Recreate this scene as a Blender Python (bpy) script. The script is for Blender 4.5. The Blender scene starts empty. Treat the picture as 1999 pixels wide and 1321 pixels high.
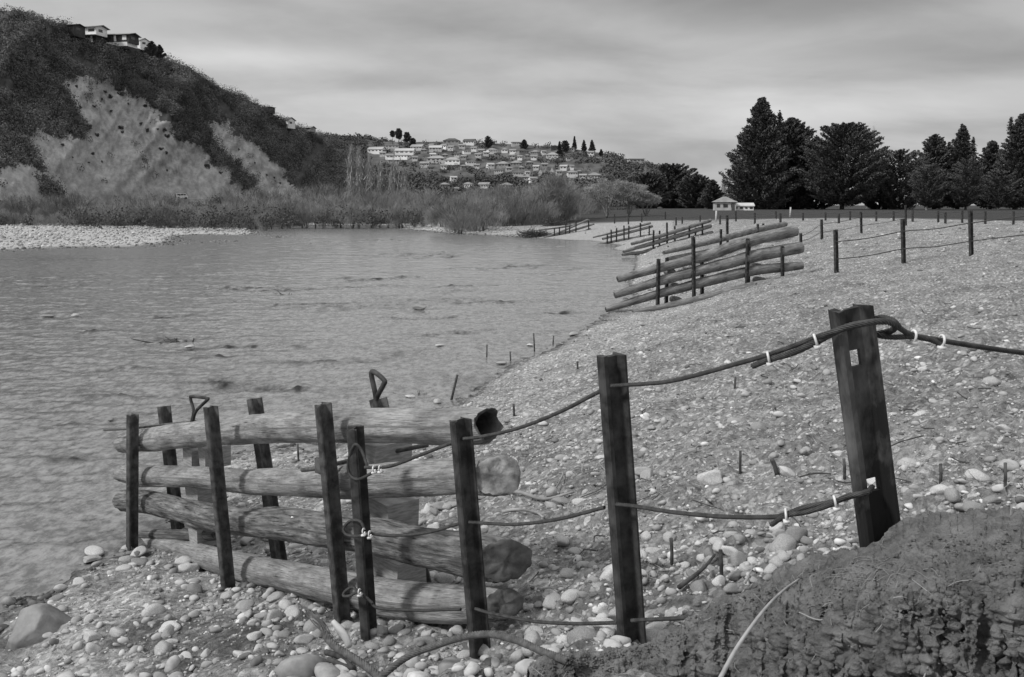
import bpy, bmesh, math, random
import numpy as np
from mathutils import Vector
R = math.radians
random.seed(7); rng = np.random.default_rng(7)
scene = bpy.context.scene
COL = scene.collection

# ---------------------------------------------------------------- camera
F = 1950.0; HZ = 400.0
PITCH = math.atan((660.5-HZ)/F); CP, SP = math.cos(PITCH), math.sin(PITCH)
cd = bpy.data.cameras.new('camera'); cam = bpy.data.objects.new('camera', cd); COL.objects.link(cam)
cam.location = (0, 0, 0); cam.rotation_euler = (math.pi/2-PITCH, 0, 0)
cd.sensor_width = 36; cd.lens = 36*F/1999.0; cd.clip_start = 0.05; cd.clip_end = 6000
scene.camera = cam

# ---------------------------------------------------------------- sky and sun
SUN_EL, SUN_AZ = R(43), R(-118)       # azimuth clockwise from +Y
w = bpy.data.worlds.new('World'); scene.world = w; w.use_nodes = True
nt = w.node_tree; N = nt.nodes; L = nt.links
for n in list(N): N.remove(n)
def wn(t, **k):
    n = N.new(t)
    for a, b in k.items(): setattr(n, a, b)
    return n
def wmath(op, a, b=None, c=None, clamp=False):
    n = wn('ShaderNodeMath', operation=op, use_clamp=clamp)
    for i, v in enumerate((a, b, c)):
        if v is None: continue
        if isinstance(v, (int, float)): n.inputs[i].default_value = v
        else: L.new(v, n.inputs[i])
    return n.outputs[0]
out = wn('ShaderNodeOutputWorld'); bg = wn('ShaderNodeBackground'); L.new(bg.outputs[0], out.inputs[0])
sky = wn('ShaderNodeTexSky', sky_type='NISHITA', sun_disc=False, sun_elevation=SUN_EL, sun_rotation=SUN_AZ)
bw = wn('ShaderNodeRGBToBW'); L.new(sky.outputs[0], bw.inputs[0])
tc = wn('ShaderNodeTexCoord'); sep = wn('ShaderNodeSeparateXYZ'); L.new(tc.outputs['Generated'], sep.inputs[0])
dx, dy, dz = sep.outputs
den = wmath('ADD', wmath('MAXIMUM', dz, 0.0), 0.15)
u_ = wmath('DIVIDE', dx, den); v_ = wmath('DIVIDE', dy, den)
cmb = wn('ShaderNodeCombineXYZ'); L.new(u_, cmb.inputs[0]); L.new(v_, cmb.inputs[1])
def wnoise(scale, detail, dist, rot, sx, sy, loc=(0,0,0)):
    m = wn('ShaderNodeMapping'); L.new(cmb.outputs[0], m.inputs[0])
    m.inputs['Rotation'].default_value = (0,0,rot); m.inputs['Scale'].default_value = (sx,sy,1); m.inputs['Location'].default_value = loc
    t = wn('ShaderNodeTexNoise'); L.new(m.outputs[0], t.inputs[0])
    t.inputs['Scale'].default_value = scale; t.inputs['Detail'].default_value = detail; t.inputs['Roughness'].default_value = .55; t.inputs['Distortion'].default_value = dist
    return t.outputs['Fac']
def wremap(x, a, b, c, d):
    n = wn('ShaderNodeMapRange', interpolation_type='SMOOTHSTEP'); L.new(x, n.inputs[0])
    for i, v in enumerate((a,b,c,d)): n.inputs[i+1].default_value = v
    return n.outputs[0]
n1 = wnoise(.55, 6, .35, R(-14), 1, .9, (2.3,.4,0))
n2 = wnoise(1.5, 8, .4, R(-16), .8, 1.1, (5.1,3.4,0))
az = wmath('DIVIDE', dx, wmath('MAXIMUM', dy, .05))
el = wmath('DIVIDE', dz, wmath('MAXIMUM', dy, .05))
def bank(ax, ey, sa, se, tilt=0.0):     # a cloud bank seen in one part of the sky
    a = wmath('DIVIDE', wmath('SUBTRACT', az, ax), sa)
    e0 = wmath('SUBTRACT', wmath('SUBTRACT', el, ey), wmath('MULTIPLY', wmath('SUBTRACT', az, ax), tilt))
    e = wmath('DIVIDE', e0, se)
    r2 = wmath('ADD', wmath('MULTIPLY', a, a), wmath('MULTIPLY', e, e))
    return wmath('EXPONENT', wmath('MULTIPLY', r2, -1.0))
cl = wmath('ADD', wremap(n1, .32, .68, -.085, .08), wremap(n2, .35, .65, -.04, .035))
for (ax, ey, sa, se, tl, amp) in SKYB if 'SKYB' in globals() else (
        (.22, .205, .36, .042, -.05, -.20), (.48, .150, .20, .022, .03, -.10), (-.02, .165, .22, .014, -.12, -.07),
        (-.26, .142, .11, .013, 0, .16), (.36, .098, .25, .022, .02, .13), (.02, .075, .30, .03, 0, .05),
        (-.42, .19, .26, .05, 0, .10), (.30, .122, .14, .007, .04, -.07), (-.08, .118, .30, .012, -.03, -.05),
        (-.12, .215, .16, .010, -.15, .07), (.44, .075, .2, .010, 0, -.05)):
    cl = wmath('ADD', cl, wmath('MULTIPLY', bank(ax, ey, sa, se, tl), amp))
base = wmath('ADD', wmath('MULTIPLY', wmath('MINIMUM', bw.outputs[0], 5.0), .008), .43)
zen = wremap(dz, .20, .85, 1.0, 2.0)      # an overcast sky is brightest overhead
val = wmath('MULTIPLY', wmath('ADD', base, cl), zen)
cc = wn('ShaderNodeCombineXYZ')
for i in range(3): L.new(val, cc.inputs[i])
L.new(cc.outputs[0], bg.inputs[0]); bg.inputs[1].default_value = 1.0
sl = bpy.data.lights.new('sun', 'SUN'); so = bpy.data.objects.new('sun', sl); COL.objects.link(so)
sl.energy = 2.7; sl.angle = R(9); sl.color = (1, .995, .985)
sd = Vector((math.sin(SUN_AZ)*math.cos(SUN_EL), math.cos(SUN_AZ)*math.cos(SUN_EL), math.sin(SUN_EL)))
so.rotation_euler = (-sd).to_track_quat('-Z', 'Y').to_euler()
scene.view_settings.view_transform = 'Standard'; scene.view_settings.look = 'None'
scene.view_settings.exposure = 0.08; scene.view_settings.gamma = 1.0
scene.cycles.max_bounces = 5; scene.cycles.diffuse_bounces = 3; scene.cycles.glossy_bounces = 2

# ---------------------------------------------------------------- geometry helpers
def ray(px, py):
    px = np.asarray(px, float); py = np.asarray(py, float)
    x = (px-999.5)/F; y = -(py-660.5)/F
    return x, CP+y*SP, -SP+y*CP          # world dx, dy, dz
def PY(px, py, Y):                        # a point of the ray at distance Y
    a, b, c = ray(px, py); k = Y/b
    return np.stack(np.broadcast_arrays(a*k, np.asarray(Y, float)+0*a, c*k), -1)
def PZ(px, py, z):
    a, b, c = ray(px, py); k = z/c
    return np.stack(np.broadcast_arrays(a*k, b*k, z+0*a), -1)
def V(a): return Vector([float(t) for t in a])

_rp = np.random.default_rng(11); PERM = np.concatenate([_rp.permutation(512)]*3)
G2 = np.stack([np.cos(np.arange(64)*.0981747), np.sin(np.arange(64)*.0981747)], -1)
_g3 = _rp.normal(size=(64,3)); G3 = _g3/np.linalg.norm(_g3, axis=1, keepdims=True)
def fade(t): return t*t*t*(t*(t*6-15)+10)
def pn2(x, y, seed=0):
    x = np.asarray(x, float)+seed*17.31; y = np.asarray(y, float)-seed*9.77
    xi = np.floor(x).astype(np.int64); yi = np.floor(y).astype(np.int64); xf = x-xi; yf = y-yi
    u = fade(xf); v = fade(yf)
    def g(i, j):
        h = PERM[(PERM[(xi+i) & 511]+((yi+j) & 511))] & 63
        return G2[h,0]*(xf-i)+G2[h,1]*(yf-j)
    return 1.4*((g(0,0)*(1-u)+g(1,0)*u)*(1-v)+(g(0,1)*(1-u)+g(1,1)*u)*v)
def pn3(x, y, z, seed=0):
    x, y, z = np.broadcast_arrays(np.asarray(x, float)+seed*7.13, np.asarray(y, float)-seed*3.7, np.asarray(z, float))
    xi = np.floor(x).astype(np.int64); yi = np.floor(y).astype(np.int64); zi = np.floor(z).astype(np.int64)
    xf, yf, zf = x-xi, y-yi, z-zi; u, v, t = fade(xf), fade(yf), fade(zf)
    def g(i, j, k):
        h = PERM[PERM[PERM[(xi+i) & 511]+((yi+j) & 511)]+((zi+k) & 511)] & 63
        return G3[h,0]*(xf-i)+G3[h,1]*(yf-j)+G3[h,2]*(zf-k)
    a = (g(0,0,0)*(1-u)+g(1,0,0)*u)*(1-v)+(g(0,1,0)*(1-u)+g(1,1,0)*u)*v
    b = (g(0,0,1)*(1-u)+g(1,0,1)*u)*(1-v)+(g(0,1,1)*(1-u)+g(1,1,1)*u)*v
    return 1.5*(a*(1-t)+b*t)
def sstep(x, a, b):
    t = np.clip((x-a)/(b-a), 0, 1); return t*t*(3-2*t)

def fast_mesh(name, verts, faces, mat=None, smooth=False, tone=None, uv=None):
    """faces: an (n,3) or (n,4) array, or a list of such arrays."""
    me = bpy.data.meshes.new(name); verts = np.asarray(verts, np.float32)
    fl = faces if isinstance(faces, (list, tuple)) else [faces]
    fl = [np.asarray(f, np.int32) for f in fl if len(f)]
    me.vertices.add(len(verts)); me.vertices.foreach_set('co', verts.ravel())
    nl = sum(f.size for f in fl); npoly = sum(len(f) for f in fl)
    me.loops.add(nl); me.polygons.add(npoly)
    me.loops.foreach_set('vertex_index', np.concatenate([f.ravel() for f in fl]))
    tot = np.concatenate([np.full(len(f), f.shape[1], np.int32) for f in fl])
    st = np.concatenate([[0], np.cumsum(tot)[:-1]]).astype(np.int32)
    me.polygons.foreach_set('loop_start', st)
    try: me.polygons.foreach_set('loop_total', tot)
    except Exception: pass
    me.polygons.foreach_set('use_smooth', np.full(npoly, smooth))
    if tone is not None:
        a = me.attributes.new('tone', 'FLOAT', 'POINT'); a.data.foreach_set('value', np.asarray(tone, np.float32))
    if uv is not None:
        a = me.uv_layers.new(name='UVMap'); vi = np.concatenate([f.ravel() for f in fl])
        a.data.foreach_set('uv', np.asarray(uv, np.float32)[vi].ravel())
    me.update(calc_edges=True)
    if mat: me.materials.append(mat)
    return me
def link(name, me, parent=None, loc=None):
    o = bpy.data.objects.new(name, me); COL.objects.link(o)
    if parent is not None: o.parent = parent
    if loc is not None: o.location = loc
    return o
def tag(o, label=None, cat=None, group=None, kind=None):
    for k, v in (('label',label),('category',cat),('group',group),('kind',kind)):
        if v: o[k] = v
    return o
def empty(name, loc, label, cat, group=None):
    o = bpy.data.objects.new(name, None); COL.objects.link(o); o.location = V(loc); o.empty_display_size = .1
    return tag(o, label, cat, group)
class MB:
    """collects shapes given in world coordinates, builds them as one mesh under a thing"""
    def __init__(s): s.v = []; s.f = []; s.n = 0; s.uv = []
    def add(s, v, fl, uv=None):
        v = np.asarray(v, float); s.v.append(v)
        s.uv.append(np.asarray(uv, float) if uv is not None else v[:, [0,2]])
        for f in (fl if isinstance(fl, list) else [fl]):
            if len(f): s.f.append(np.asarray(f, int)+s.n)
        s.n += len(v); return s
    def box(s, c, d, ax=None):
        c = np.asarray(c, float); d = np.asarray(d, float)/2
        sg = np.array([[i,j,k] for i in (-1,1) for j in (-1,1) for k in (-1,1)], float)*d
        if ax is not None: sg = sg @ np.asarray(ax)
        return s.add(c+sg, np.array([[0,1,3,2],[4,6,7,5],[0,4,5,1],[2,3,7,6],[0,2,6,4],[1,5,7,3]]))
    def build(s, name, mat, parent=None, smooth=False):
        v = np.concatenate(s.v); off = np.zeros(3)
        if parent is not None: off = np.array(parent.location)
        t3 = [f for f in s.f if f.shape[1] == 3]; t4 = [f for f in s.f if f.shape[1] == 4]
        fl = ([np.concatenate(t3)] if t3 else [])+([np.concatenate(t4)] if t4 else [])
        oth = {}
        for f in s.f:
            if f.shape[1] > 4: oth.setdefault(f.shape[1], []).append(f)
        fl += [np.concatenate(x) for x in oth.values()]
        me = fast_mesh(name, v-off, fl, mat, smooth, uv=np.concatenate(s.uv))
        return link(name, me, parent)
def frames(p):
    t = np.gradient(p, axis=0); t /= np.linalg.norm(t, axis=1, keepdims=True)+1e-12
    n = np.zeros_like(t); up = np.array([0,0,1.]) if abs(t[0,2]) < .9 else np.array([0,1.,0])
    n0 = np.cross(t[0], up); n0 /= np.linalg.norm(n0); n[0] = n0
    for i in range(1, len(p)):
        q = n[i-1]-t[i]*np.dot(n[i-1], t[i]); n[i] = q/(np.linalg.norm(q)+1e-12)
    return t, n, np.cross(t, n)
def smoothline(p, m=8):
    p = np.asarray(p, float)
    if len(p) < 3:
        return p[0]+(p[1]-p[0])*np.linspace(0,1,max(m,2))[:,None]
    q = np.vstack([2*p[0]-p[1], p, 2*p[-1]-p[-2]]); o = []
    for i in range(1, len(q)-2):
        t = np.linspace(0,1,m,endpoint=False)[:,None]
        a,b,c,d = q[i-1],q[i],q[i+1],q[i+2]
        o.append(.5*((2*b)+(-a+c)*t+(2*a-5*b+4*c-d)*t*t+(-a+3*b-3*c+d)*t**3))
    return np.vstack(o+[q[-2][None]])
def tube(p, r, ns=8, cap=True):
    p = np.asarray(p, float); n = len(p); r = np.broadcast_to(np.asarray(r, float), (n,)) if np.ndim(r) < 2 else r
    t, a, b = frames(p); th = np.arange(ns)*2*math.pi/ns
    rr = r[:,None] if np.ndim(r) == 1 else r
    v = p[:,None]+rr[...,None]*(a[:,None]*np.cos(th)[None,:,None]+b[:,None]*np.sin(th)[None,:,None])
    s = np.concatenate([[0], np.cumsum(np.linalg.norm(np.diff(p, axis=0), axis=1))])
    uv = np.stack(np.broadcast_arrays(s[:,None], (th/(2*math.pi))[None]), -1).reshape(-1,2)
    v = v.reshape(-1,3); f = []
    i = np.arange(n-1)[:,None]*ns; j = np.arange(ns)[None]; k = (np.arange(ns)+1) % ns
    f = [np.stack([i+j, i+k[None], i+ns+k[None], i+ns+j], -1).reshape(-1,4)]
    if cap:
        v = np.vstack([v, p[0], p[-1]]); uv = np.vstack([uv, [0,0], [s[-1],0]])
        c0, c1 = n*ns, n*ns+1; jj = np.arange(ns)
        f.append(np.stack([np.full(ns,c0), k, jj], -1)); f.append(np.stack([np.full(ns,c1), (n-1)*ns+jj, (n-1)*ns+k], -1))
    return v, f, uv
def rope(p, r, strands=6, pitch=None, m=10, ns=5):
    """a twisted wire rope: helical strands round a core"""
    p = smoothline(p, m); d = np.linalg.norm(np.diff(p, axis=0), axis=1).sum(); pitch = pitch or r*7
    n = int(min(900, max(20, d/(pitch/9)))); s = np.concatenate([[0], np.cumsum(np.linalg.norm(np.diff(p, axis=0), axis=1))])
    ss = np.linspace(0, s[-1], n); p = np.stack([np.interp(ss, s, p[:,k]) for k in range(3)], -1)
    t, a, b = frames(p); out = []
    for k in range(strands):
        th = ss/pitch*2*math.pi+k*2*math.pi/strands
        q = p+(a*np.cos(th)[:,None]+b*np.sin(th)[:,None])*r*.62
        out.append(tube(q, r*.40, ns))
    return out

# ---------------------------------------------------------------- materials
def mat(name, lo, hi, scale=8, detail=6, rough=.85, bump=.3, bscale=None, bdist=.01, coord='Object', stretch=(1,1,1), p0=.35, p1=.65,
        attr=False, rand=0.0, spec=.3, extra=None, metallic=0.0, bdetail=None, nrough=.6):
    m = bpy.data.materials.new(name); m.use_nodes = True; t = m.node_tree; n = t.nodes; l = t.links
    for x in list(n): n.remove(x)
    o = n.new('ShaderNodeOutputMaterial'); b = n.new('ShaderNodeBsdfPrincipled'); l.new(b.outputs[0], o.inputs[0])
    b.inputs['Roughness'].default_value = rough; b.inputs['Specular IOR Level'].default_value = spec; b.inputs['Metallic'].default_value = metallic
    c = n.new('ShaderNodeTexCoord'); mp = n.new('ShaderNodeMapping'); l.new(c.outputs[coord], mp.inputs[0]); mp.inputs['Scale'].default_value = stretch
    tx = n.new('ShaderNodeTexNoise'); l.new(mp.outputs[0], tx.inputs[0]); tx.inputs['Scale'].default_value = scale; tx.inputs['Detail'].default_value = detail
    tx.inputs['Roughness'].default_value = nrough
    mr = n.new('ShaderNodeMapRange'); l.new(tx.outputs['Fac'], mr.inputs[0])
    for i, v in enumerate((p0,p1,lo,hi)): mr.inputs[i+1].default_value = v
    val = mr.outputs[0]
    def M(op, a, bb):
        q = n.new('ShaderNodeMath'); q.operation = op
        for i, v in enumerate((a,bb)):
            if isinstance(v, (int,float)): q.inputs[i].default_value = v
            else: l.new(v, q.inputs[i])
        return q.outputs[0]
    if attr:
        at = n.new('ShaderNodeAttribute'); at.attribute_name = 'tone'; val = M('MULTIPLY', val, at.outputs['Fac'])
    if rand:
        oi = n.new('ShaderNodeObjectInfo'); val = M('MULTIPLY', val, M('ADD', M('MULTIPLY', oi.outputs['Random'], 2*rand), 1-rand))
    if extra: val = extra(n, l, M, mp, val)
    cb = n.new('ShaderNodeCombineColor')
    for i in range(3): l.new(val, cb.inputs[i])
    l.new(cb.outputs[0], b.inputs['Base Color'])
    if bump:
        bt = n.new('ShaderNodeTexNoise'); l.new(mp.outputs[0], bt.inputs[0]); bt.inputs['Scale'].default_value = bscale or scale*2.5
        bt.inputs['Detail'].default_value = bdetail or detail; bt.inputs['Roughness'].default_value = .65
        bp = n.new('ShaderNodeBump'); bp.inputs['Strength'].default_value = bump; bp.inputs['Distance'].default_value = bdist
        l.new(bt.outputs['Fac'], bp.inputs['Height']); l.new(bp.outputs[0], b.inputs['Normal'])
    return m
def speckle(thr, gain, sc):
    def f(n, l, M, mp, val):
        v = n.new('ShaderNodeTexVoronoi'); l.new(mp.outputs[0], v.inputs[0]); v.inputs['Scale'].default_value = sc
        cs = n.new('ShaderNodeSeparateColor'); l.new(v.outputs['Color'], cs.inputs[0])
        k = M('ADD', M('MULTIPLY', cs.outputs[0], gain), 1-gain*.5)
        k2 = M('ADD', M('MULTIPLY', M('GREATER_THAN', cs.outputs[1], thr), .7), 1.0)
        return M('MULTIPLY', M('MULTIPLY', val, k), k2)
    return f
def cracks(sc, amt, stretch):
    def f(n, l, M, mp, val):
        m2 = n.new('ShaderNodeMapping'); l.new(mp.inputs[0].links[0].from_socket, m2.inputs[0]); m2.inputs['Scale'].default_value = stretch
        t = n.new('ShaderNodeTexNoise'); l.new(m2.outputs[0], t.inputs[0]); t.inputs['Scale'].default_value = sc; t.inputs['Detail'].default_value = 5
        r = n.new('ShaderNodeMapRange'); l.new(t.outputs['Fac'], r.inputs[0])
        for i, v in enumerate((.36,.43,1-amt,1)): r.inputs[i+1].default_value = v
        t2 = n.new('ShaderNodeTexNoise'); l.new(mp.inputs[0].links[0].from_socket, t2.inputs[0]); t2.inputs['Scale'].default_value = 2.2; t2.inputs['Detail'].default_value = 6; t2.inputs['Roughness'].default_value = .7
        r2 = n.new('ShaderNodeMapRange'); l.new(t2.outputs['Fac'], r2.inputs[0])
        for i, v in enumerate((.38,.60,.52,1.1)): r2.inputs[i+1].default_value = v
        return M('MULTIPLY', M('MULTIPLY', val, r.outputs[0]), r2.outputs[0])
    return f
M_ground = mat('shingle_soil', .5, 1.5, 22, 10, .95, .9, 60, .03, attr=True, spec=.1, extra=speckle(.86, .55, 26), nrough=.75)
M_soil = mat('dark_soil', .08, .23, 9, 10, .95, 1.0, 55, .02, spec=.1, nrough=.75, bdetail=10)
M_stone = mat('river_stone', .95, 1.5, 14, 6, .8, .35, 60, .004, attr=True, spec=.25)
M_stoneI = mat('cobble', .26, .43, 14, 6, .85, .5, 60, .004, rand=.45, spec=.25)
M_boulder = mat('boulder_stone', .12, .24, 5, 8, .7, .5, 30, .01, spec=.3)
M_rust = mat('rusty_rail_steel', .014, .06, 11, 8, .7, .35, 70, .003, spec=.35, p0=.4, p1=.62)
M_rustA = mat('scuffed_rail_steel', .012, .14, 7, 9, .6, .35, 70, .003, spec=.35, p0=.48, p1=.72, stretch=(1,1,.45))
M_rustG = mat('weathered_rail_steel', .035, .10, 14, 8, .8, .35, 70, .003, spec=.25, p0=.4, p1=.62)
M_rope = mat('wire_rope_steel', .02, .055, 30, 5, .6, .2, 90, .002, spec=.4)
M_cable = mat('old_cable_steel', .05, .12, 30, 5, .7, .2, 90, .002, spec=.3)
M_galv = mat('galvanised_steel', .5, .7, 40, 3, .45, .1, spec=.5)
M_log = mat('weathered_log', .20, .40, 5, 10, .85, .9, 16, .012, coord='UV', stretch=(1.2,6,1), spec=.15, nrough=.7, extra=cracks(6, .75, (1.1,22,1)))
M_logd = mat('barked_log', .08, .30, 5, 9, .9, 1.0, 14, .015, coord='UV', stretch=(1.2,5,1), spec=.15, extra=cracks(4, .6, (1.6,10,1)))
M_logf = mat('pale_pine_log', .14, .28, 3, 8, .85, .6, 12, .012, coord='UV', stretch=(1,5,1), spec=.15, extra=cracks(4, .5, (1.,12,1)))
M_endp = mat('pale_split_end', .16, .4, 14, 8, .9, .8, 40, .01, spec=.1)
M_endw = mat('sawn_log_end', .04, .13, 9, 8, .9, .7, 30, .01, spec=.1)
M_block = mat('sawn_timber', .20, .36, 12, 6, .85, .4, 30, .004, stretch=(1,1,6), spec=.15)
M_hill = mat('hillside_earth', .7, 1.25, .12, 10, .95, .7, .6, .5, attr=True, spec=.05, nrough=.7)
M_bush = mat('hill_bush_leaves', .075, .17, .06, 5, .9, 0, spec=.1)
M_bush2 = mat('far_bush_leaves', .06, .12, .05, 5, .9, 0, spec=.1)
M_shrub = mat('dark_shrub_leaves', .055, .10, .5, 4, .9, 0, spec=.1)
M_pine = mat('dark_conifer_needles', .07, .115, .35, 5, .9, 0, spec=.08)
M_leaf = mat('dull_evergreen_leaves', .07, .12, .4, 5, .9, 0, spec=.1)
M_trunk = mat('tree_bark', .03, .08, 3, 5, .9, .3, spec=.1)
M_ptrunk = mat('pale_bark', .16, .30, 3, 5, .9, .3, spec=.1)
M_twig = mat('bare_willow_twigs', .16, .29, .25, 4, .9, 0, rand=.4, spec=.1)
M_twigp = mat('pale_bare_twigs', .24, .40, .3, 4, .9, 0, spec=.1)
M_stick = mat('pale_stick_bark', .24, .38, 12, 5, .85, .3, spec=.2)
M_straw = mat('dry_stalks', .16, .34, 3, 4, .85, .1, spec=.2)
M_dstick = mat('dark_driftwood', .03, .09, 12, 5, .85, .4, spec=.15)
M_white = mat('white_painted_wall', .66, .8, .5, 4, .7, 0, spec=.2)
M_twall = mat('faded_white_wall', .5, .78, .03, 4, .8, 0, rand=.25, spec=.1)
M_troof = mat('weathered_roof', .26, .45, .03, 4, .8, 0, rand=.35, spec=.1)
M_cream = mat('pale_painted_wall', .36, .5, .5, 4, .7, 0, spec=.2)
M_gwall = mat('grey_painted_wall', .2, .3, .5, 4, .7, 0, spec=.2)
M_dwall = mat('dark_stained_wall', .03, .06, .5, 4, .7, 0, spec=.2)
M_rpale = mat('pale_metal_roof', .42, .55, .6, 4, .5, 0, spec=.4)
M_rgrey = mat('grey_tile_roof', .18, .28, .6, 4, .7, 0, spec=.3)
M_rdark = mat('dark_tile_roof', .05, .09, .6, 4, .7, 0, spec=.3)
M_glass = mat('window_glass', .02, .05, 2, 2, .12, 0, spec=.6)
M_tyre = mat('black_rubber', .02, .03, 5, 2, .8, 0)
M_paper = mat('white_paper', .7, .82, 9, 2, .8, 0)

# ---------------------------------------------------------------- terrain height
WL = -2.95
ctl = []
def cz(px, py, z): ctl.append(tuple(PZ(px, py, z)))
def cy(px, Y, z): ctl.append(((px-999.5)/F/CP*Y, Y, z))
for px, py in ((1150,470),(1215,480),(1238,492),(1245,505),(1240,520),(1225,560),(1200,600),(1180,612),(1130,645),(1080,682),(1010,703),
               (960,735),(920,772),(860,795),(770,835),(700,855),(600,872),(480,880),(425,905),(400,950),(330,1012),(240,1072),(205,1085),
               (150,1112),(60,1168),(0,1195),(-150,1260),(0,490),(250,484),(450,470),(545,463),(-400,500),(600,441),(700,439),(775,447),(1010,462),(870,455)): cz(px, py, WL)
for px, Y in ((0,15),(0,30),(0,50),(300,13),(300,22),(300,40),(250,58),(600,18),(600,30),(600,55),(600,85),(800,24),(800,45),(800,75),(960,26),(1000,45),(1000,75),
              (1100,33),(1130,55),(-600,9),(-600,22),(-600,50),(-100,9.5),(650,112),(620,128),(-300,30),(1900,400),(450,95),(150,9.6),(350,10.5),(720,120),(-1200,8),(-1200,30)):
    if px != 1900: cy(px, Y, -3.5)
for px, py, z in ((0,468,-2.72),(250,460,-2.72),(0,446,-2.5),(300,443,-2.6),(450,455,-2.8),(-400,460,-2.6),(850,440,-2.75),(900,450,-2.8),(1000,455,-2.8),(800,437,-2.8),
                  (600,905,-2.82),(520,970,-2.78),(640,930,-2.72),(65,1300,-2.85),(300,1250,-2.68),(300,1330,-2.62),(600,1330,-2.33),(900,1330,-2.08),(1100,1300,-1.8),(200,1150,-2.86),
                  (1100,1150,-2.0),(1100,900,-2.2),(1000,800,-2.62),(1300,900,-1.92),(1600,800,-1.7),(1900,700,-1.45),(1300,700,-2.1),(1180,660,-2.72),(1400,620,-2.1),
                  (1500,1060,-1.72),(1900,930,-1.42),(1300,1060,-1.85),(1632,533,-1.83),(1763,515,-1.57),(1895,500,-1.33),(1525,553,-2.02),(1457,571,-2.25),(1355,592,-2.65),(1284,610,-2.88),
                  (1999,560,-1.38),(1700,620,-1.68),(1999,440,-1.08),(1700,440,-1.15),(1500,440,-1.3),(1999,430,-1.06),(1500,428,-1.2),(1320,425,-1.45),(1220,424,-1.65),(1130,430,-2.0),(1060,440,-2.4),
                  (1406,504,-2.15),(1420,480,-1.85),(1300,478,-2.2),(1240,470,-2.4),(1160,452,-2.35),(2400,500,-1.1),(2400,700,-1.3),(2600,430,-1.0)): cz(px, py, z)
for px in (-900,-300,300,700): cy(px, 230, -1.2)
for px in (1000,1400,1900,2500): cy(px, 170, -1.15)
for px in (-900,0,900,1500,2100,2700): cy(px, 420, -1.0)
for px, Y, z in ((1000,2,-1.72),(0,3,-2.7),(2000,1.5,-1.6),(1000,1,-1.66),(-500,4.5,-2.95),(2600,6,-1.2),(-1200,3,-3.1),(2400,2.5,-1.5),(100,1.5,-2.2)): cy(px, Y, z)
# rail posts of the near cable fence and crib: (top px, bottom px, distance)
RAILS = {'A': ((1655,601),(1716,1068),2.95), 'B': ((1190,693),(1231,1256),3.85), 'C': ((896,819),(936,1286),4.75), 'D': ((690,836),(718,1250),5.25),
         'E': ((628,789),(668,1230),5.8), 'F': ((409,794),(444,1150),6.85), 'G': ((257,809),(256,1076),8.3)}
for k, (t, b, Y) in RAILS.items():
    if k != 'A': ctl.append(tuple(PY(b[0], b[1], Y)))
ctl.append(tuple(PY(345,1035,9.0))); ctl.append(tuple(PY(541,1085,7.6)))
ctl = np.array(ctl)
def kco(X, Y):
    Y = np.maximum(Y, .5); return np.stack([X/Y*4.0, np.log(Y)*1.4], -1)
kc = kco(ctl[:,0], ctl[:,1])
Dm = np.sqrt(((kc[:,None]-kc[None])**2).sum(-1)+1e-4)
A = np.zeros((len(kc)+1,)*2); A[:-1,:-1] = Dm+np.eye(len(kc))*-.004; A[:-1,-1] = 1; A[-1,:-1] = 1
wt = np.linalg.solve(A, np.concatenate([ctl[:,2], [0]]))
def zbase(X, Y):
    X = np.asarray(X, float); Y = np.asarray(Y, float); sh = X.shape; q = kco(X.ravel(), Y.ravel()); o = np.empty(len(q))
    for i in range(0, len(q), 60000):
        d = np.sqrt(((q[i:i+60000,None]-kc[None])**2).sum(-1)+1e-4); o[i:i+60000] = d @ wt[:-1]+wt[-1]
    return np.clip(o.reshape(sh), -3.8, -.8)
def ground_z(X, Y, detail=True):
    z = zbase(X, Y)
    if not detail: return z
    h = np.clip((z-WL)/1.2, 0, 1)                         # rougher clods higher up the bank
    near = 1-sstep(Y, 60, 140)
    z = z+near*.045*pn2(X*.8, Y*.8, 1)*sstep(h, 0, .15)
    for fr, am, far in ((2.2,.07,90),(5,.055,50),(11,.028,26),(24,.012,10)):
        z = z+am*(.35+.65*h)*pn2(X*fr, Y*fr, int(fr))*(1-sstep(Y, far*.6, far))
    return z
def hit(px, py):
    a, b, c = [float(q) for q in ray(px, py)]
    Y = np.exp(np.linspace(math.log(1.3), math.log(600), 1500)); X = a/b*Y
    g = ground_z(X, Y); rz = c/b*Y; k = np.argmax(rz < g)
    if rz[k] >= g[k]: k = len(Y)-1
    return np.array([X[k], Y[k], g[k]])

def loggrid(nu, nv, u0, u1, y0, y1):
    u = np.linspace(u0, u1, nu); v = np.exp(np.linspace(math.log(y0), math.log(y1), nv))
    U, Y = np.meshgrid(u, v); X = U*Y
    i = np.arange(nv-1)[:,None]*nu; j = np.arange(nu-1)[None]
    f = np.stack([i+j, i+j+1, i+nu+j+1, i+nu+j], -1).reshape(-1,4)
    return X, Y, f
GX, GY, gf = loggrid(1100, 1700, -1.0, 1.0, 1.0, 2200)
zb = np.empty(GX.shape)
sub = slice(None, None, 4)      # the smooth part is evaluated coarsely, then interpolated
zc = zbase(GX[sub,sub], GY[sub,sub])
ri = np.arange(GX.shape[0])/4.0; ci = np.arange(GX.shape[1])/4.0
r0 = np.clip(ri.astype(int), 0, zc.shape[0]-2); c0 = np.clip(ci.astype(int), 0, zc.shape[1]-2)
fr_ = np.clip(ri-r0, 0, 1)[:,None]; fc_ = np.clip(ci-c0, 0, 1)[None]
zb = (zc[r0][:,c0]*(1-fr_)*(1-fc_)+zc[r0+1][:,c0]*fr_*(1-fc_)+zc[r0][:,c0+1]*(1-fr_)*fc_+zc[r0+1][:,c0+1]*fr_*fc_)
_zb = zbase
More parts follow.
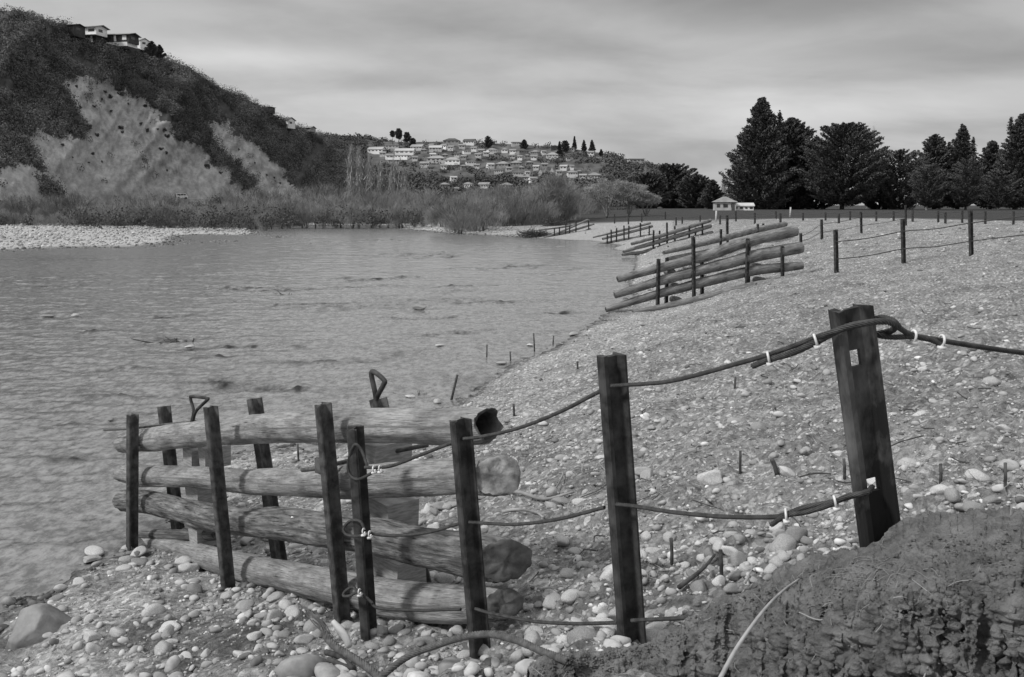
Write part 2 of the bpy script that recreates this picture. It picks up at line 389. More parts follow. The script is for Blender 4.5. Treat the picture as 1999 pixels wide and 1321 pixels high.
def zbase(X, Y, _o=_zb):
    return zb if X is GX else _o(X, Y)
GZ = ground_z(GX, GY)
# real ground colours: gravel, wet edge, pale bar, dark paddock
def grass_line(X, Y):
    u = X/np.maximum(Y,1); return np.interp(u, [-.2,.12,.25,.5,1.0], [150,112,90,66,60])
def tone(X, Y, Z):
    h = Z-WL
    t = .22+.05*pn2(X*.5, Y*.5, 3)+.07*pn2(X*2, Y*2, 4)
    t = t+.05*(1-sstep(h, .15, .7))*(1-sstep(Y, 80, 100))
    t = t-.10*(1-sstep(h, .45, .8))*(1-sstep(Y, 9, 12))*sstep(pn2(X*1.1+4, Y*1.6, 8), -.05, .3)
    u = X/Y
    left = (u < -.02) & (Y > 55)
    t = np.where(left, .34+.04*pn2(X*.1, Y*.1, 5), t)
    t = np.where((u > -.15) & (u < .16) & (Y > 60) & (Y < 112), .28, t)
    t = t*(1-.70*(1-sstep(h, -.01, .07)))                     # wet at the water's edge
    g = sstep(Y+5*pn2(X*.08, Y*.08, 6), grass_line(X, Y)-4, grass_line(X, Y)+4)*(u > .0)
    t = t*(1-g)+.045*g
    b = sstep(Y+6*pn2(X*.05, Y*.05, 7), 112, 125)*(u <= .0)*sstep(-u, -.0, .02)
    b = np.where(u > -.21, sstep(Y, 150, 165)*(u <= 0), b)
    return np.clip(t*(1-b)+.055*b, .02, .5)
gme = fast_mesh('ground', np.stack([GX,GY,GZ], -1).reshape(-1,3), gf, M_ground, True, tone=tone(GX,GY,GZ).ravel())
tag(link('ground', gme), kind='structure')

# ---------------------------------------------------------------- water
RIFF = [(560,565,190,5),(480,560,70,4),(790,497,95,4),(620,592,120,4),(340,664,70,8),(480,676,120,5),(330,618,60,4),(190,648,60,4),(640,705,110,7),(430,748,70,14),(240,770,80,7),(160,830,60,5),(560,760,90,8),(830,620,70,4),
        (950,590,90,5),(730,545,90,4),(1010,520,90,4),(880,650,60,4),(220,720,70,6),(420,700,60,4),(110,700,60,5),(300,806,60,4),(900,560,60,3),(700,470,150,2),(100,560,80,3),(1090,610,50,4),(120,900,70,8),(860,500,60,3)]
def waterz(X, Y):
    D_ = Y*CP+(-WL)*SP; sx_ = 999.5+F*X/D_; sy_ = 660.5+F*((-WL)*CP-Y*SP)/D_        # where a wave patch stands, as seen when laid out
    rif = .4*sstep(pn2(X*.16+3, Y*.12, 21)+.6*pn2(X*.6, Y*.5, 22), .2, .7)
    wob = 16*pn2(X*.9, Y*.25, 24)
    for (a, b, w1, h1) in RIFF: rif = np.maximum(rif, 1.15*np.exp(-((sx_-a)/w1)**2-((sy_-b+wob*.35-(sx_-a)*-.03)/(h1*.6))**2))
    rif = rif*(.15+1.5*np.clip(.45+pn2(X*3.2, Y*1.6, 25)+.5*pn2(X*9, Y*4, 26), 0, 1))
    z = 0
    for fx, fy, am, far in ((.55,.8,.022,400),(1.3,1.9,.024,170),(3,4.2,.016,65),(7,9,.0075,26),(16,19,.0028,10)):
        z = z+am*(.7+2.2*rif)*pn2(X*fx+.3*Y, Y*fy-.15*X, int(fx*10))*(1-sstep(Y, far*.6, far))
    return z, rif
WX, WY, wf = loggrid(900, 1100, -1.0, .35, 4.0, 420)
wz, rif = waterz(WX, WY)
def watm():
    m = bpy.data.materials.new('river_water'); m.use_nodes = True; t = m.node_tree; n = t.nodes; l = t.links
    b = n['Principled BSDF']; b.inputs['Roughness'].default_value = .17; b.inputs['IOR'].default_value = 1.33
    at = n.new('ShaderNodeAttribute'); at.attribute_name = 'tone'
    c = n.new('ShaderNodeTexCoord'); prev = None
    def noise(sc, st, det=4):
        mp = n.new('ShaderNodeMapping'); l.new(c.outputs['Object'], mp.inputs[0]); mp.inputs['Scale'].default_value = st; mp.inputs['Rotation'].default_value = (0,0,R(8))
        q = n.new('ShaderNodeTexNoise'); l.new(mp.outputs[0], q.inputs[0]); q.inputs['Scale'].default_value = sc; q.inputs['Detail'].default_value = det; return q
    a = noise(4.0, (1,1.2,1), 6); d = noise(.8, (1,.9,1), 7)
    ad = n.new('ShaderNodeMath'); ad.operation = 'MULTIPLY_ADD'; l.new(d.outputs['Fac'], ad.inputs[0]); ad.inputs[1].default_value = 2.2; l.new(a.outputs['Fac'], ad.inputs[2])
    bp = n.new('ShaderNodeBump'); bp.inputs['Distance'].default_value = .055; l.new(ad.outputs[0], bp.inputs['Height'])
    st = n.new('ShaderNodeMath'); st.operation = 'MULTIPLY_ADD'; l.new(at.outputs['Fac'], st.inputs[0]); st.inputs[1].default_value = .8; st.inputs[2].default_value = .05; l.new(st.outputs[0], bp.inputs['Strength'])
    l.new(bp.outputs[0], b.inputs['Normal'])
    e = noise(9.0, (1,.55,1), 7); e.inputs['Roughness'].default_value = .72
    mr = n.new('ShaderNodeMapRange'); l.new(e.outputs['Fac'], mr.inputs[0])
    for i, v in enumerate((.40,.60,.11,.28)): mr.inputs[i+1].default_value = v
    cb = n.new('ShaderNodeCombineColor')
    dk = n.new('ShaderNodeMath'); dk.operation = 'MULTIPLY_ADD'; l.new(at.outputs['Fac'], dk.inputs[0]); dk.inputs[1].default_value = -.75; dk.inputs[2].default_value = 1.0; dk.use_clamp = True
    ml = n.new('ShaderNodeMath'); ml.operation = 'MULTIPLY'; l.new(mr.outputs[0], ml.inputs[0]); l.new(dk.outputs[0], ml.inputs[1])
    for i in range(3): l.new(ml.outputs[0], cb.inputs[i])
    l.new(cb.outputs[0], b.inputs['Base Color'])
    return m
M_water = watm()
tag(link('river_water', fast_mesh('river_water', np.stack([WX,WY,WL+wz], -1).reshape(-1,3), wf, M_water, True, tone=(rif*.9+.15*(1-sstep(WY, 8, 50))).ravel())), kind='structure')

# ---------------------------------------------------------------- hills
def inpoly(px, py, poly):
    px = np.asarray(px, float); py = np.asarray(py, float); c = np.zeros(px.shape, bool); n = len(poly)
    for i in range(n):
        x0, y0 = poly[i]; x1, y1 = poly[(i+1) % n]
        if y0 == y1: continue
        c ^= ((y0 > py) != (y1 > py)) & (px < (x1-x0)*(py-y0)/(y1-y0)+x0)
    return c
class Hill:
    """a hillside: foot line and crest line, each with its own distance"""
    def __init__(s, crest, foot_py, yb, yc, wob, seed, ridges=None):
        s.cx = [c[0] for c in crest]; s.cy = [c[1] for c in crest]; s.fp = foot_py; s.yb = yb; s.yc = yc; s.wob = wob; s.seed = seed
    def crest(s, px): return np.interp(px, s.cx, s.cy)
    def Y(s, px, py):
        cp = s.crest(px); t = (s.fp-py)/np.maximum(s.fp-cp, 4); tt = np.clip(t, -.15, 1.0)
        yb = np.interp(px, s.yb[0], s.yb[1]); yc = np.interp(px, s.yc[0], s.yc[1])
        px = np.asarray(px, float)
        rr = 1+s.wob*(pn2(px*.008+np.asarray(py)*.006, np.asarray(py)*.002, s.seed)*1.0+.45*pn2(px*.03+np.asarray(py)*.022, np.asarray(py)*.006, s.seed+1)+.2*pn2(px*.09, np.asarray(py)*.05, s.seed+2))*np.clip(tt*4, 0, 1)
        return (yb+(yc-yb)*tt**1.05 if np.all(tt >= 0) else yb+(yc-yb)*np.sign(tt)*np.abs(tt)**1.05)*rr
    def P(s, px, py): return PY(px, py, s.Y(px, py))
    def mesh(s, name, x0, x1, nx, ny, tonef):
        px = np.linspace(x0, x1, nx); rows = []; T = []
        for t in np.linspace(-.10, 1, ny):
            py = s.fp-(s.fp-s.crest(px))*t; rows.append(s.P(px, py)); T.append(tonef(px, py))
        top = rows[-1].copy()
        for k, (dy, dz_) in enumerate(((25,-1.5),(70,-12),(160,-60))):      # the far side falls away behind the crest
            q = top.copy(); q[:,0] *= (q[:,1]+dy)/q[:,1]; q[:,1] += dy; q[:,2] += dz_; rows.append(q); T.append(T[-1])
        v = np.concatenate(rows); n = len(rows); i = np.arange(n-1)[:,None]*nx; j = np.arange(nx-1)[None]
        f = np.stack([i+j, i+j+1, i+nx+j+1, i+nx+j], -1).reshape(-1,4)
        o = link(name, fast_mesh(name, v, f, M_hill, True, tone=np.concatenate(T))); tag(o, kind='structure'); return o
crestL = [(-700,-60),(-300,-5),(0,20),(60,28),(130,50),(150,70),(200,84),(262,92),(290,99),(330,118),(370,132),(420,166),(450,180),(470,187),(520,214),(560,241),(600,254),(640,268),(660,281),(690,312),(712,335),(750,372),(800,398),(860,401)]
HL = Hill(crestL, 402, ((-700,0,650,860),(150,225,470,520)), ((-700,0,350,650,860),(300,345,420,560,530)), .035, 31)
SCREE = [[(135,150),(200,158),(250,180),(290,200),(322,238),(345,268),(392,284),(428,322),(462,355),(496,396),(250,402),(130,402),(98,360),(72,310),(50,262),(80,236),(112,262),(150,268),(180,262),(150,215),(125,180)],
         [(405,236),(440,240),(480,272),(522,300),(562,345),(606,400),(525,402),(490,352),(452,312),(420,275)],
         [(14,318),(40,312),(78,342),(104,402),(-60,402),(-40,350)]]
def scree(px, py, j=15):
    px = np.asarray(px, float); py = np.asarray(py, float)
    ax = px+j*pn2(px*.03, py*.03, 41)+j*.7*pn2(px*.1, py*.1, 42); ax = ax+j*.5*pn2(px*.3, py*.3, 40); ay = py+j*pn2(px*.03, py*.03, 43)+j*.7*pn2(px*.1, py*.1, 44)+j*.5*pn2(px*.3, py*.3, 39)
    r = inpoly(ax, ay, SCREE[0])
    for p in SCREE[1:]: r = r | inpoly(ax, ay, p)
    return r
def toneL(px, py):
    s = scree(px, py); st = .30+.05*pn2(px*.012, py*.012, 45)+.03*pn2(px*.09-py*.055, (py+px*.7)*.012, 46)+.05*pn2(px*.16,py*.16,47)+.05*pn2(px*.4,py*.4,48)
    st = st-.05*sstep(py, 300, 345)*(px < 330)*(.5+pn2(px*.03, py*.05, 49)); return np.where(s, st, .07)
hl = HL.mesh('left_hill', -700, 860, 900, 300, toneL)
crestF = [(560,262),(640,266),(700,270),(740,276),(800,277),(870,276),(930,278),(1000,281),(1080,286),(1130,292),(1180,299),(1250,319),(1300,331),(1340,350),(1380,370),(1410,386),(1450,398),(1500,401)]
HF = Hill(crestF, 404, ((560,1500),(560,520)), ((560,1000,1500),(900,860,620)), .02, 51)
def toneF(px, py):
    town = (px > 715) & (px < 1185) & (py < 345)
    return np.where(town, .10+.06*pn2(px*.05, py*.15, 52), .045)
hf = HF.mesh('far_hill', 560, 1500, 420, 90, toneF)
crestR = [(400,280),(600,268),(680,264),(730,270),(790,285),(850,300),(900,330)]
HR = Hill(crestR, 404, ((400,900),(1100,1100)), ((400,900),(1500,1500)), .02, 61)
hr = HR.mesh('distant_ridge', 400, 900, 120, 20, lambda px, py: .05+0*px)

# ---------------------------------------------------------------- foliage helpers
def quads(c, size, r, stretch=1.0, axis=None):
    """leaf faces of the given size at the points c, turned every way or along axis"""
    n = len(c); a = r.normal(size=(n,3)) if axis is None else axis+.35*r.normal(size=(n,3))
    a /= np.linalg.norm(a, axis=1, keepdims=True); b = np.cross(a, r.normal(size=(n,3))); b /= np.linalg.norm(b, axis=1, keepdims=True)+1e-9
    s = (np.asarray(size)*r.uniform(.6,1.35,n))[:,None]/2
    v = np.stack([c-a*s*stretch-b*s*.6, c-a*s*stretch*.2+b*s, c+a*s*stretch+b*s*.3, c+a*s*stretch*.3-b*s], 1).reshape(-1,3)
    return v, np.arange(4*n).reshape(-1,4)
def ball(n, r):
    v = r.normal(size=(n,3)); return v/np.linalg.norm(v, axis=1, keepdims=True)*r.uniform(.45,1,n)[:,None]**.6
def clumps(cen, rad, per, leaf, r, flat=.75, lift=.25):
    """leafy clumps round the centres"""
    n = len(cen); d = ball(n*per, r).reshape(n,per,3)*np.array([1,1,flat])
    p = cen[:,None]+d*rad[:,None,None]; p[...,2] += rad[:,None]*lift
    nn = (d/np.array([1,1,flat])).reshape(-1,3)+.28*r.normal(size=(n*per,3)); a = np.cross(nn, r.normal(size=nn.shape))
    a /= np.linalg.norm(a, axis=1, keepdims=True)+1e-9; b = np.cross(nn, a); b /= np.linalg.norm(b, axis=1, keepdims=True)+1e-9
    s = (leaf*r.uniform(.6,1.35,n*per))[:,None]/2; c = p.reshape(-1,3)
    return np.stack([c-a*s, c+b*s*.9, c+a*s, c-b*s*.8], 1).reshape(-1,3), np.arange(4*n*per).reshape(-1,4)
def plain(name, v, f, m, label=None, cat=None, group=None, kind=None, parent=None, loc=None):
    o = link(name, fast_mesh(name, v, f, m), parent, loc); return tag(o, label, cat, group, kind)

# bush covering the left hill: one mass
rb = np.random.default_rng(101)
px = rb.uniform(-300, 830, 15000); fr = rb.uniform(0, 1, 15000)**.95; py = 402-(402-HL.crest(px))*fr
keep = (~scree(px, py) | ((rb.uniform(0,1,len(px)) < .04) & scree(px, py, 30) & (pn2(px*.05-py*.03, (py+px*.6)*.012, 74) > .12))) & (pn2(px*.02+py*.014, (py-px*.7)*.02, 71) > -.42)
keep &= ~((px > 140) & (px < 300) & (py < HL.crest(px)+7))
px, py = px[keep], py[keep]; cen = HL.P(px, py); rad = rb.uniform(1.1, 2.9, len(px))*(cen[:,1]/300)**.6
rad *= 1+.5*pn2(px*.06, py*.06, 73)
v, f = clumps(cen, rad, 85, .42, rb, .85, .15)
plain('hill_bush', v, f, M_bush, kind='stuff')
# bush on the far hill, with the gardens between the houses left open
HOUSES = [  # px centre, py base, width px, roof, wall, roof tone
 (748,304,13,'gable','cream','grey'),(828,298,13,'hip','gwall','grey'),(843,288,11,'gable','cream','grey'),(867,289,12,'gable','white','grey'),(893,306,12,'gable','cream','dark'),(869,308,13,'hip','gwall','grey'),
 (934,307,13,'gable','cream','grey'),(949,303,11,'gable','white','pale'),(971,305,13,'hip','gwall','dark'),(1000,309,12,'gable','cream','grey'),(1015,311,10,'gable','white','grey'),(1029,309,11,'hip','gwall','grey'),
 (993,334,12,'gable','cream','grey'),(1018,333,13,'hip','gwall','grey'),(1047,331,12,'gable','cream','pale'),(1063,327,12,'gable','gwall','grey'),(1028,352,11,'gable','cream','grey'),(1091,341,12,'gable','cream','grey'),
 (1131,341,11,'hip','gwall','grey'),(845,307,12,'gable','cream','pale'),(906,311,12,'gable','gwall','grey'),(931,328,12,'gable','cream','grey'),(905,330,13,'hip','gwall','grey'),(866,329,12,'gable','white','grey'),(841,333,12,'gable','gwall','dark'),
 (736,298,34,'gable','white','pale'),(766,289,28,'flat','cream','pale'),(791,301,40,'gable','white','pale'),(786,309,28,'flat','white','pale'),(760,309,15,'gable','white','grey'),
 (768,318,24,'gable','cream','pale'),(816,292,26,'gable','cream','pale'),(851,294,26,'gable','cream','pale'),(882,281,34,'hip','gwall','dark'),(917,281,24,'gable','white','dark'),
 (881,292,13,'gable','white','grey'),(902,289,13,'gable','cream','grey'),(911,299,16,'flat','white','pale'),(926,294,12,'gable','white','grey'),(852,316,38,'hip','cream','pale'),
 (883,319,32,'hip','white','pale'),(919,321,21,'flat','white','pale'),(830,325,19,'gable','cream','grey'),(960,298,20,'hip','white','pale'),(985,297,13,'hip','white','grey'),
 (940,299,13,'gable','gwall','grey'),(810,313,11,'gable','white','pale'),(957,327,15,'gable','white','pale'),(982,326,28,'hip','gwall','grey'),(974,338,18,'flat','cream','pale'),
 (914,366,19,'hip','white','grey'),(946,367,22,'gable','white','grey'),(989,368,24,'hip','cream','grey'),(868,367,20,'hip','gwall','grey'),(885,353,13,'gable','white','pale'),
 (889,398,19,'gable','white','grey'),(892,375,9,'gable','white','grey'),(1001,299,13,'gable','white','grey'),(1020,300,22,'hip','gwall','dark'),(1045,302,17,'hip','gwall','grey'),
 (1042,311,13,'gable','white','pale'),(1079,308,26,'hip','white','pale'),(1061,301,10,'gable','white','grey'),(1007,283,18,'flat','cream','pale'),(1113,295,19,'flat','cream','pale'),
 (1154,303,13,'gable','white','grey'),(1083,291,14,'hip','dwall','dark'),(1240,318,33,'flat','cream','dark'),(1008,324,25,'hip','gwall','grey'),(1033,323,16,'hip','gwall','grey'),
 (1011,343,22,'flat','white','pale'),(1029,342,9,'gable','white','pale'),(1040,355,17,'gable','white','grey'),(1055,341,8,'steep','white','pale'),(1066,338,6,'steep','white','pale'),
 (1078,338,6,'steep','white','pale'),(1101,331,15,'gable','white','pale'),(1116,330,8,'gable','white','grey'),(1117,343,21,'hip','white','grey'),(1138,349,14,'gable','white','pale'),
 (1160,349,29,'hip','cream','pale'),(1117,355,12,'gable','gwall','grey'),(1109,313,8,'flat','cream','pale')]
px = rb.uniform(560, 1480, 9000); fr = rb.uniform(0, 1, 9000); py = 404-(404-HF.crest(px))*fr
open_ = (px > 715) & (px < 1185) & (py < 350)
keep = ~open_ | (pn2(px*.045, py*.13, 72) > .18)
for h in HOUSES: keep &= ~((np.abs(px-h[0]) < h[2]/2+3) & (py > h[1]-11) & (py < h[1]+5))
px, py = px[keep], py[keep]; cen = HF.P(px, py); rad = rb.uniform(2, 4.8, len(px))
v, f = clumps(cen, rad, 30, 1.3, rb, .8, .2)
plain('far_hill_bush', v, f, M_bush2, kind='stuff')
px = rb.uniform(400, 900, 900); py = 330-(330-HR.crest(px))*rb.uniform(0, 1, 900)**.6; cen = HR.P(px, py)
v, f = clumps(cen, rb.uniform(4, 7, 900), 24, 2.6, rb); plain('distant_ridge_bush', v, f, M_bush2, kind='stuff')

# single shrubs standing on the bare slip face
SHR = [(133,164,9),(150,167,8),(205,178,11),(216,186,12),(238,180,13),(268,188,8),(285,205,10),(156,208,9),(184,206,7),(217,215,6),(170,196,6),(198,192,7),(236,246,12),(238,256,7),
       (276,240,9),(286,252,11),(320,250,12),(326,263,11),(308,251,6),(350,271,8),(172,244,15),(189,261,10),(122,281,8),(181,298,8),(314,288,9),(324,296,9),(403,322,13),(416,315,9),(430,335,8),
       (326,331,6),(173,316,5),(199,314,6),(446,373,7),(250,201,6),(141,306,5),(520,340,6),(535,345,6),(546,356,6),(497,317,6),(465,290,7),(567,358,5),(118,262,14),(137,255,13)]
shp = []
for k in range(4):
    r_ = np.random.default_rng(200+k); c = ball(7, r_)*np.array([.9,.5,.45])+np.array([0,0,.45])
    v1, f1 = clumps(c, np.full(7,.42), 60, .22, r_, .8, 0); v2, f2, _ = tube([[0,0,-.4],[.03,0,.2],[0,.02,.6]], [.06,.05,.02], 6)
    shp.append((fast_mesh('foliage', v1, f1, M_shrub), fast_mesh('stem', v2, f2, M_trunk)))
for k, (x, y, s) in enumerate(SHR):
    p = HL.P(float(x), y+s*.45); e = empty('slope_shrub', p, 'small dark shrub standing alone on the bare slip face of the left hill', 'shrub', 'shrubs dotted over the bare slip face')
    sc = s/2*p[1]/F*1.15; e.scale = (sc,sc,sc); e.rotation_euler[2] = k*1.7
    for nm, me in zip(('foliage','stem'), shp[k % 4]): link(nm, me, e)

# ---------------------------------------------------------------- trees
def crown_r(kind, t):
    if kind == 'conic': return (1-t)**.75*(.55+.45*min(1, t*6))
    if kind == 'spire': return .8*(1-t)**.9+.08*(1-t)
    if kind == 'round': return max(.05, math.sqrt(max(0, 1-((t-.42)/.6)**2)))
    if kind == 'oval': return max(.05, math.sqrt(max(0, 1-((t-.5)/.52)**2)))
    return (1-max(0, t-.25)/.75)**.6*(.6+.4*min(1, t*5))           # broad
def tree(name, x, top, bot, hw, Y, kind, label, m=None, group=None, nb=230, per=55, leaf=.42, seed=0, cb=.06, trunk=None, cat='tree', zb=None, up=.35, peaks=(), wk=1.28):
    r = np.random.default_rng(900+seed); m = m or M_pine
    b = PY(x, bot, Y); b[2] = zb if zb is not None else b[2]; H = (bot-top)*Y/F; W = hw*Y/F*wk
    e = empty(name, b, label, cat, group); pts = []; ax = []; lim = MB()
    lean = np.array([.02*H*r.normal(), .02*H*r.normal(), 0])
    tp = np.array([[0,0,-.5],[lean[0]*.3,lean[1]*.3,H*.35],[lean[0],lean[1],H*.93]]); tp = smoothline(tp, 6)
    lim.add(*tube(tp, np.linspace(.028*H, .004*H, len(tp)), 7))
    for k in range(nb):
        t = (k+r.uniform())/nb; t = t**1.15; a = k*2.4+r.normal()*.4
        Lh = W*crown_r(kind, t)*r.uniform(.72, 1.12); z0 = H*(cb+(1-cb)*t)
        d = np.array([math.cos(a), math.sin(a), 0]); s = np.linspace(0,1,7)[:,None]
        z1 = z0-Lh*.18; q = lean*t+d*Lh*s+np.array([0,0,1])*(z1+Lh*(up*s**1.8))
        if Lh > W*.25 and k % 3 == 0: lim.add(*tube(q[:5], np.linspace(.006*H, .0015*H, 5), 4))
        n = max(8, int(per*3.8*(.35+.65*Lh/W))); ss = r.uniform(.12, 1, n)**.7
        c = np.stack([np.interp(ss, s[:,0], q[:,i]) for i in range(3)], -1)
        c += r.normal(size=(n,3))*np.array([1,1,.55])*(.028*H*(1.15-ss*.75))[:,None]*(.5+.5*Lh/W)
        pts.append(c); ax.append(np.repeat((d*.8+np.array([0,0,.5]))[None], n, 0))
    for (ox, oz, h2, w2) in peaks:                            # extra leaders that stick up out of the crown
        for k in range(26):
            t = k/26; a = k*2.4; Lh = w2*W*(1-t)*r.uniform(.7,1.2); d = np.array([math.cos(a), math.sin(a), .45]); n = 16; ss = r.uniform(0,1,n)
            pts.append(np.array([ox*W,0,(oz+h2*t)*H])+d*Lh*ss[:,None]+r.normal(size=(n,3))*.008*H); ax.append(np.repeat(d[None], n, 0))
        lim.add(*tube([[ox*W*.7,0,oz*H*.8],[ox*W,0,(oz+h2*.9)*H]], [.01*H,.003*H], 5))
    c = np.concatenate(pts); v, f = quads(c, leaf*.54, r, 1.5, np.concatenate(ax))
    v = v.astype(np.float32); plain('crown', v, f, m, parent=e)
    lv = np.concatenate(lim.v); lim.v = [lv+b]; lim.uv = [np.concatenate(lim.uv)]
    lim.build('trunk', trunk or M_trunk, e, True)
    return e
ZF = -1.15
TR = 240
tree('cypress_tree', 1484, 206, 416, 70, TR, 'conic', 'tallest dark cypress with a pointed top and ragged left side beside the white cottage', nb=330, per=80, seed=1, leaf=.6, up=.45, cb=.02, zb=ZF, peaks=((.0,.88,.13,.12),(.35,.72,.16,.18)))
tree('cypress_tree', 1538, 243, 416, 68, TR+8, 'broad', 'broad dark cypress leaning on the right side of the tallest pointed cypress', nb=300, per=80, seed=2, leaf=.6, up=.4, cb=.03, zb=ZF, peaks=((-.7,.86,.14,.15),(.15,.8,.12,.16)))
tree('pine_tree', 1643, 252, 416, 62, TR-5, 'round', 'round-headed dark pine with daylight showing below its lowest branches', nb=300, per=75, seed=3, leaf=.5, cb=.12, zb=ZF, up=.3, peaks=((-.1,.88,.1,.16),(.3,.82,.1,.16)))
tree('evergreen_tree', 1755, 303, 414, 50, TR, 'round', 'loose rounded evergreen between the round pine and the jagged pines', m=M_leaf, nb=220, per=55, seed=4, leaf=.4, zb=ZF, up=.45)
tree('pine_tree', 1822, 272, 414, 46, TR+22, 'broad', 'blunt dark pine standing behind the left oval tree', nb=260, per=65, seed=5, leaf=.5, zb=ZF, peaks=((-.1,.85,.15,.14),(.4,.78,.12,.12)))
tree('pine_tree', 1868, 256, 414, 46, TR+20, 'conic', 'jagged dark pine with a narrow tiered leader above the oval trees', nb=280, per=65, seed=6, leaf=.5, zb=ZF, peaks=((0,.86,.16,.13),(.4,.66,.2,.14)))
tree('oval_tree', 1808, 326, 414, 29, TR-25, 'oval', 'small oval grey-green tree, the left one of the two before the pines', m=M_leaf, nb=150, per=50, seed=7, leaf=.3, cb=.12, trunk=M_ptrunk, zb=ZF)
tree('oval_tree', 1884, 318, 416, 29, TR-25, 'oval', 'small oval grey-green tree, the right one of the two before the pines', m=M_leaf, nb=150, per=50, seed=8, leaf=.3, cb=.1, zb=ZF)
tree('pine_tree', 1932, 284, 414, 36, TR+15, 'broad', 'middling dark pine just left of the tall tiered pine', nb=220, per=60, seed=9, leaf=.5, zb=ZF)
tree('pine_tree', 1980, 234, 414, 50, TR+5, 'conic', 'tall dark pine with two tiered leaders at the edge of the field', nb=300, per=70, seed=10, leaf=.5, zb=ZF, peaks=((-.28,.82,.15,.12),(.1,.86,.15,.11)))
tree('pine_tree', 2060, 262, 414, 60, TR+10, 'broad', 'dark pine beyond the tall tiered pine at the field edge', nb=220, per=60, seed=11, leaf=.5, zb=ZF)
tree('evergreen_tree', 1948, 340, 414, 30, TR-15, 'oval', 'low dull evergreen in front of the tall tiered pine', m=M_leaf, nb=140, per=50, seed=12, leaf=.35, cb=.1, trunk=M_ptrunk, zb=ZF)
tree('evergreen_tree', 1716, 345, 414, 32, TR+10, 'round', 'low dark evergreen filling the gap right of the round pine', m=M_pine, nb=150, per=50, seed=13, leaf=.4, zb=ZF)
tree('evergreen_tree', 1592, 330, 416, 34, TR+14, 'round', 'low dark evergreen filling the gap between cypress and round pine', m=M_pine, nb=150, per=50, seed=14, leaf=.4, zb=ZF)
tree('pine_tree', 1391, 356, 412, 20, 260, 'broad', 'small dark pine directly left of the white cottage', nb=120, per=50, seed=15, leaf=.6, zb=ZF)
tree('broadleaf_tree', 1312, 328, 412, 42, 300, 'round', 'dark rounded tree at the foot of the far hill, left of the cottage', m=M_leaf, nb=170, per=50, seed=16, leaf=.8, zb=ZF)
tree('broadleaf_tree', 1356, 348, 412, 30, 290, 'round', 'smaller dark rounded tree between the big rounded one and the small pine', m=M_leaf, nb=140, per=50, seed=17, leaf=.8, zb=ZF)
tree('broadleaf_tree', 1262, 346, 414, 34, 280, 'round', 'dark rounded tree rising behind the pale leaning trees', m=M_leaf, nb=140, per=50, seed=18, leaf=.8, zb=ZF)
tree('cypress_tree', 297, 82, 108, 13, 372, 'conic', 'dark cypress beside the lowest house on the left hill crest', nb=70, per=40, seed=20, leaf=.8)
tree('cypress_tree', 312, 89, 112, 10, 376, 'conic', 'shorter dark cypress at the downhill end of the left hill houses', nb=60, per=40, seed=21, leaf=.8)
def ft(x, top, bot, hw, kind, label, seed, nm='pine_tree', cb=.06):
    p = HF.P(float(x), max(bot, float(HF.crest(x))+1)); tree(nm, x, top, bot, hw, float(p[1])-4, kind, label, nb=70, per=30, leaf=1.1, seed=seed, cb=cb, wk=.9, group='trees on the far hill crest')
ft(767,256,284,5,'round','thin umbrella pine, leftmost of the clump on the suburb hilltop',30,cb=.62)
ft(779,252,286,8,'round','tallest umbrella pine in the clump on the suburb hilltop',31,cb=.45)
ft(795,259,286,8,'round','umbrella pine with a rounded head, right of the tallest in its clump',32,cb=.4)
ft(805,270,287,8,'round','low bushy pine at the right foot of the umbrella pine clump',33)
ft(953,266,287,13,'broad','dark rounded tree alone in the middle of the hilltop skyline',34)
ft(1023,273,291,10,'broad','dark tree beside the pale flat-roofed house on the hill crest',35)
ft(1092,277,306,9,'conic','dark cypress left of the low pale house near the crest end',36,'cypress_tree')
ft(1103,275,296,9,'round','dark round tree touching the cypress on the hill crest',37)
ft(1121,267,292,7,'spire','tallest narrow spire tree of the three on the hill crest',38,'cypress_tree')
ft(1140,274,296,7,'conic','middle spire tree of the three on the hill crest',39,'cypress_tree')
ft(1156,274,300,9,'conic','rightmost spire tree of the three, above a white house',40,'cypress_tree')
ft(1173,292,304,5,'conic','tiny cypress past the last spire tree on the crest',41,'cypress_tree')

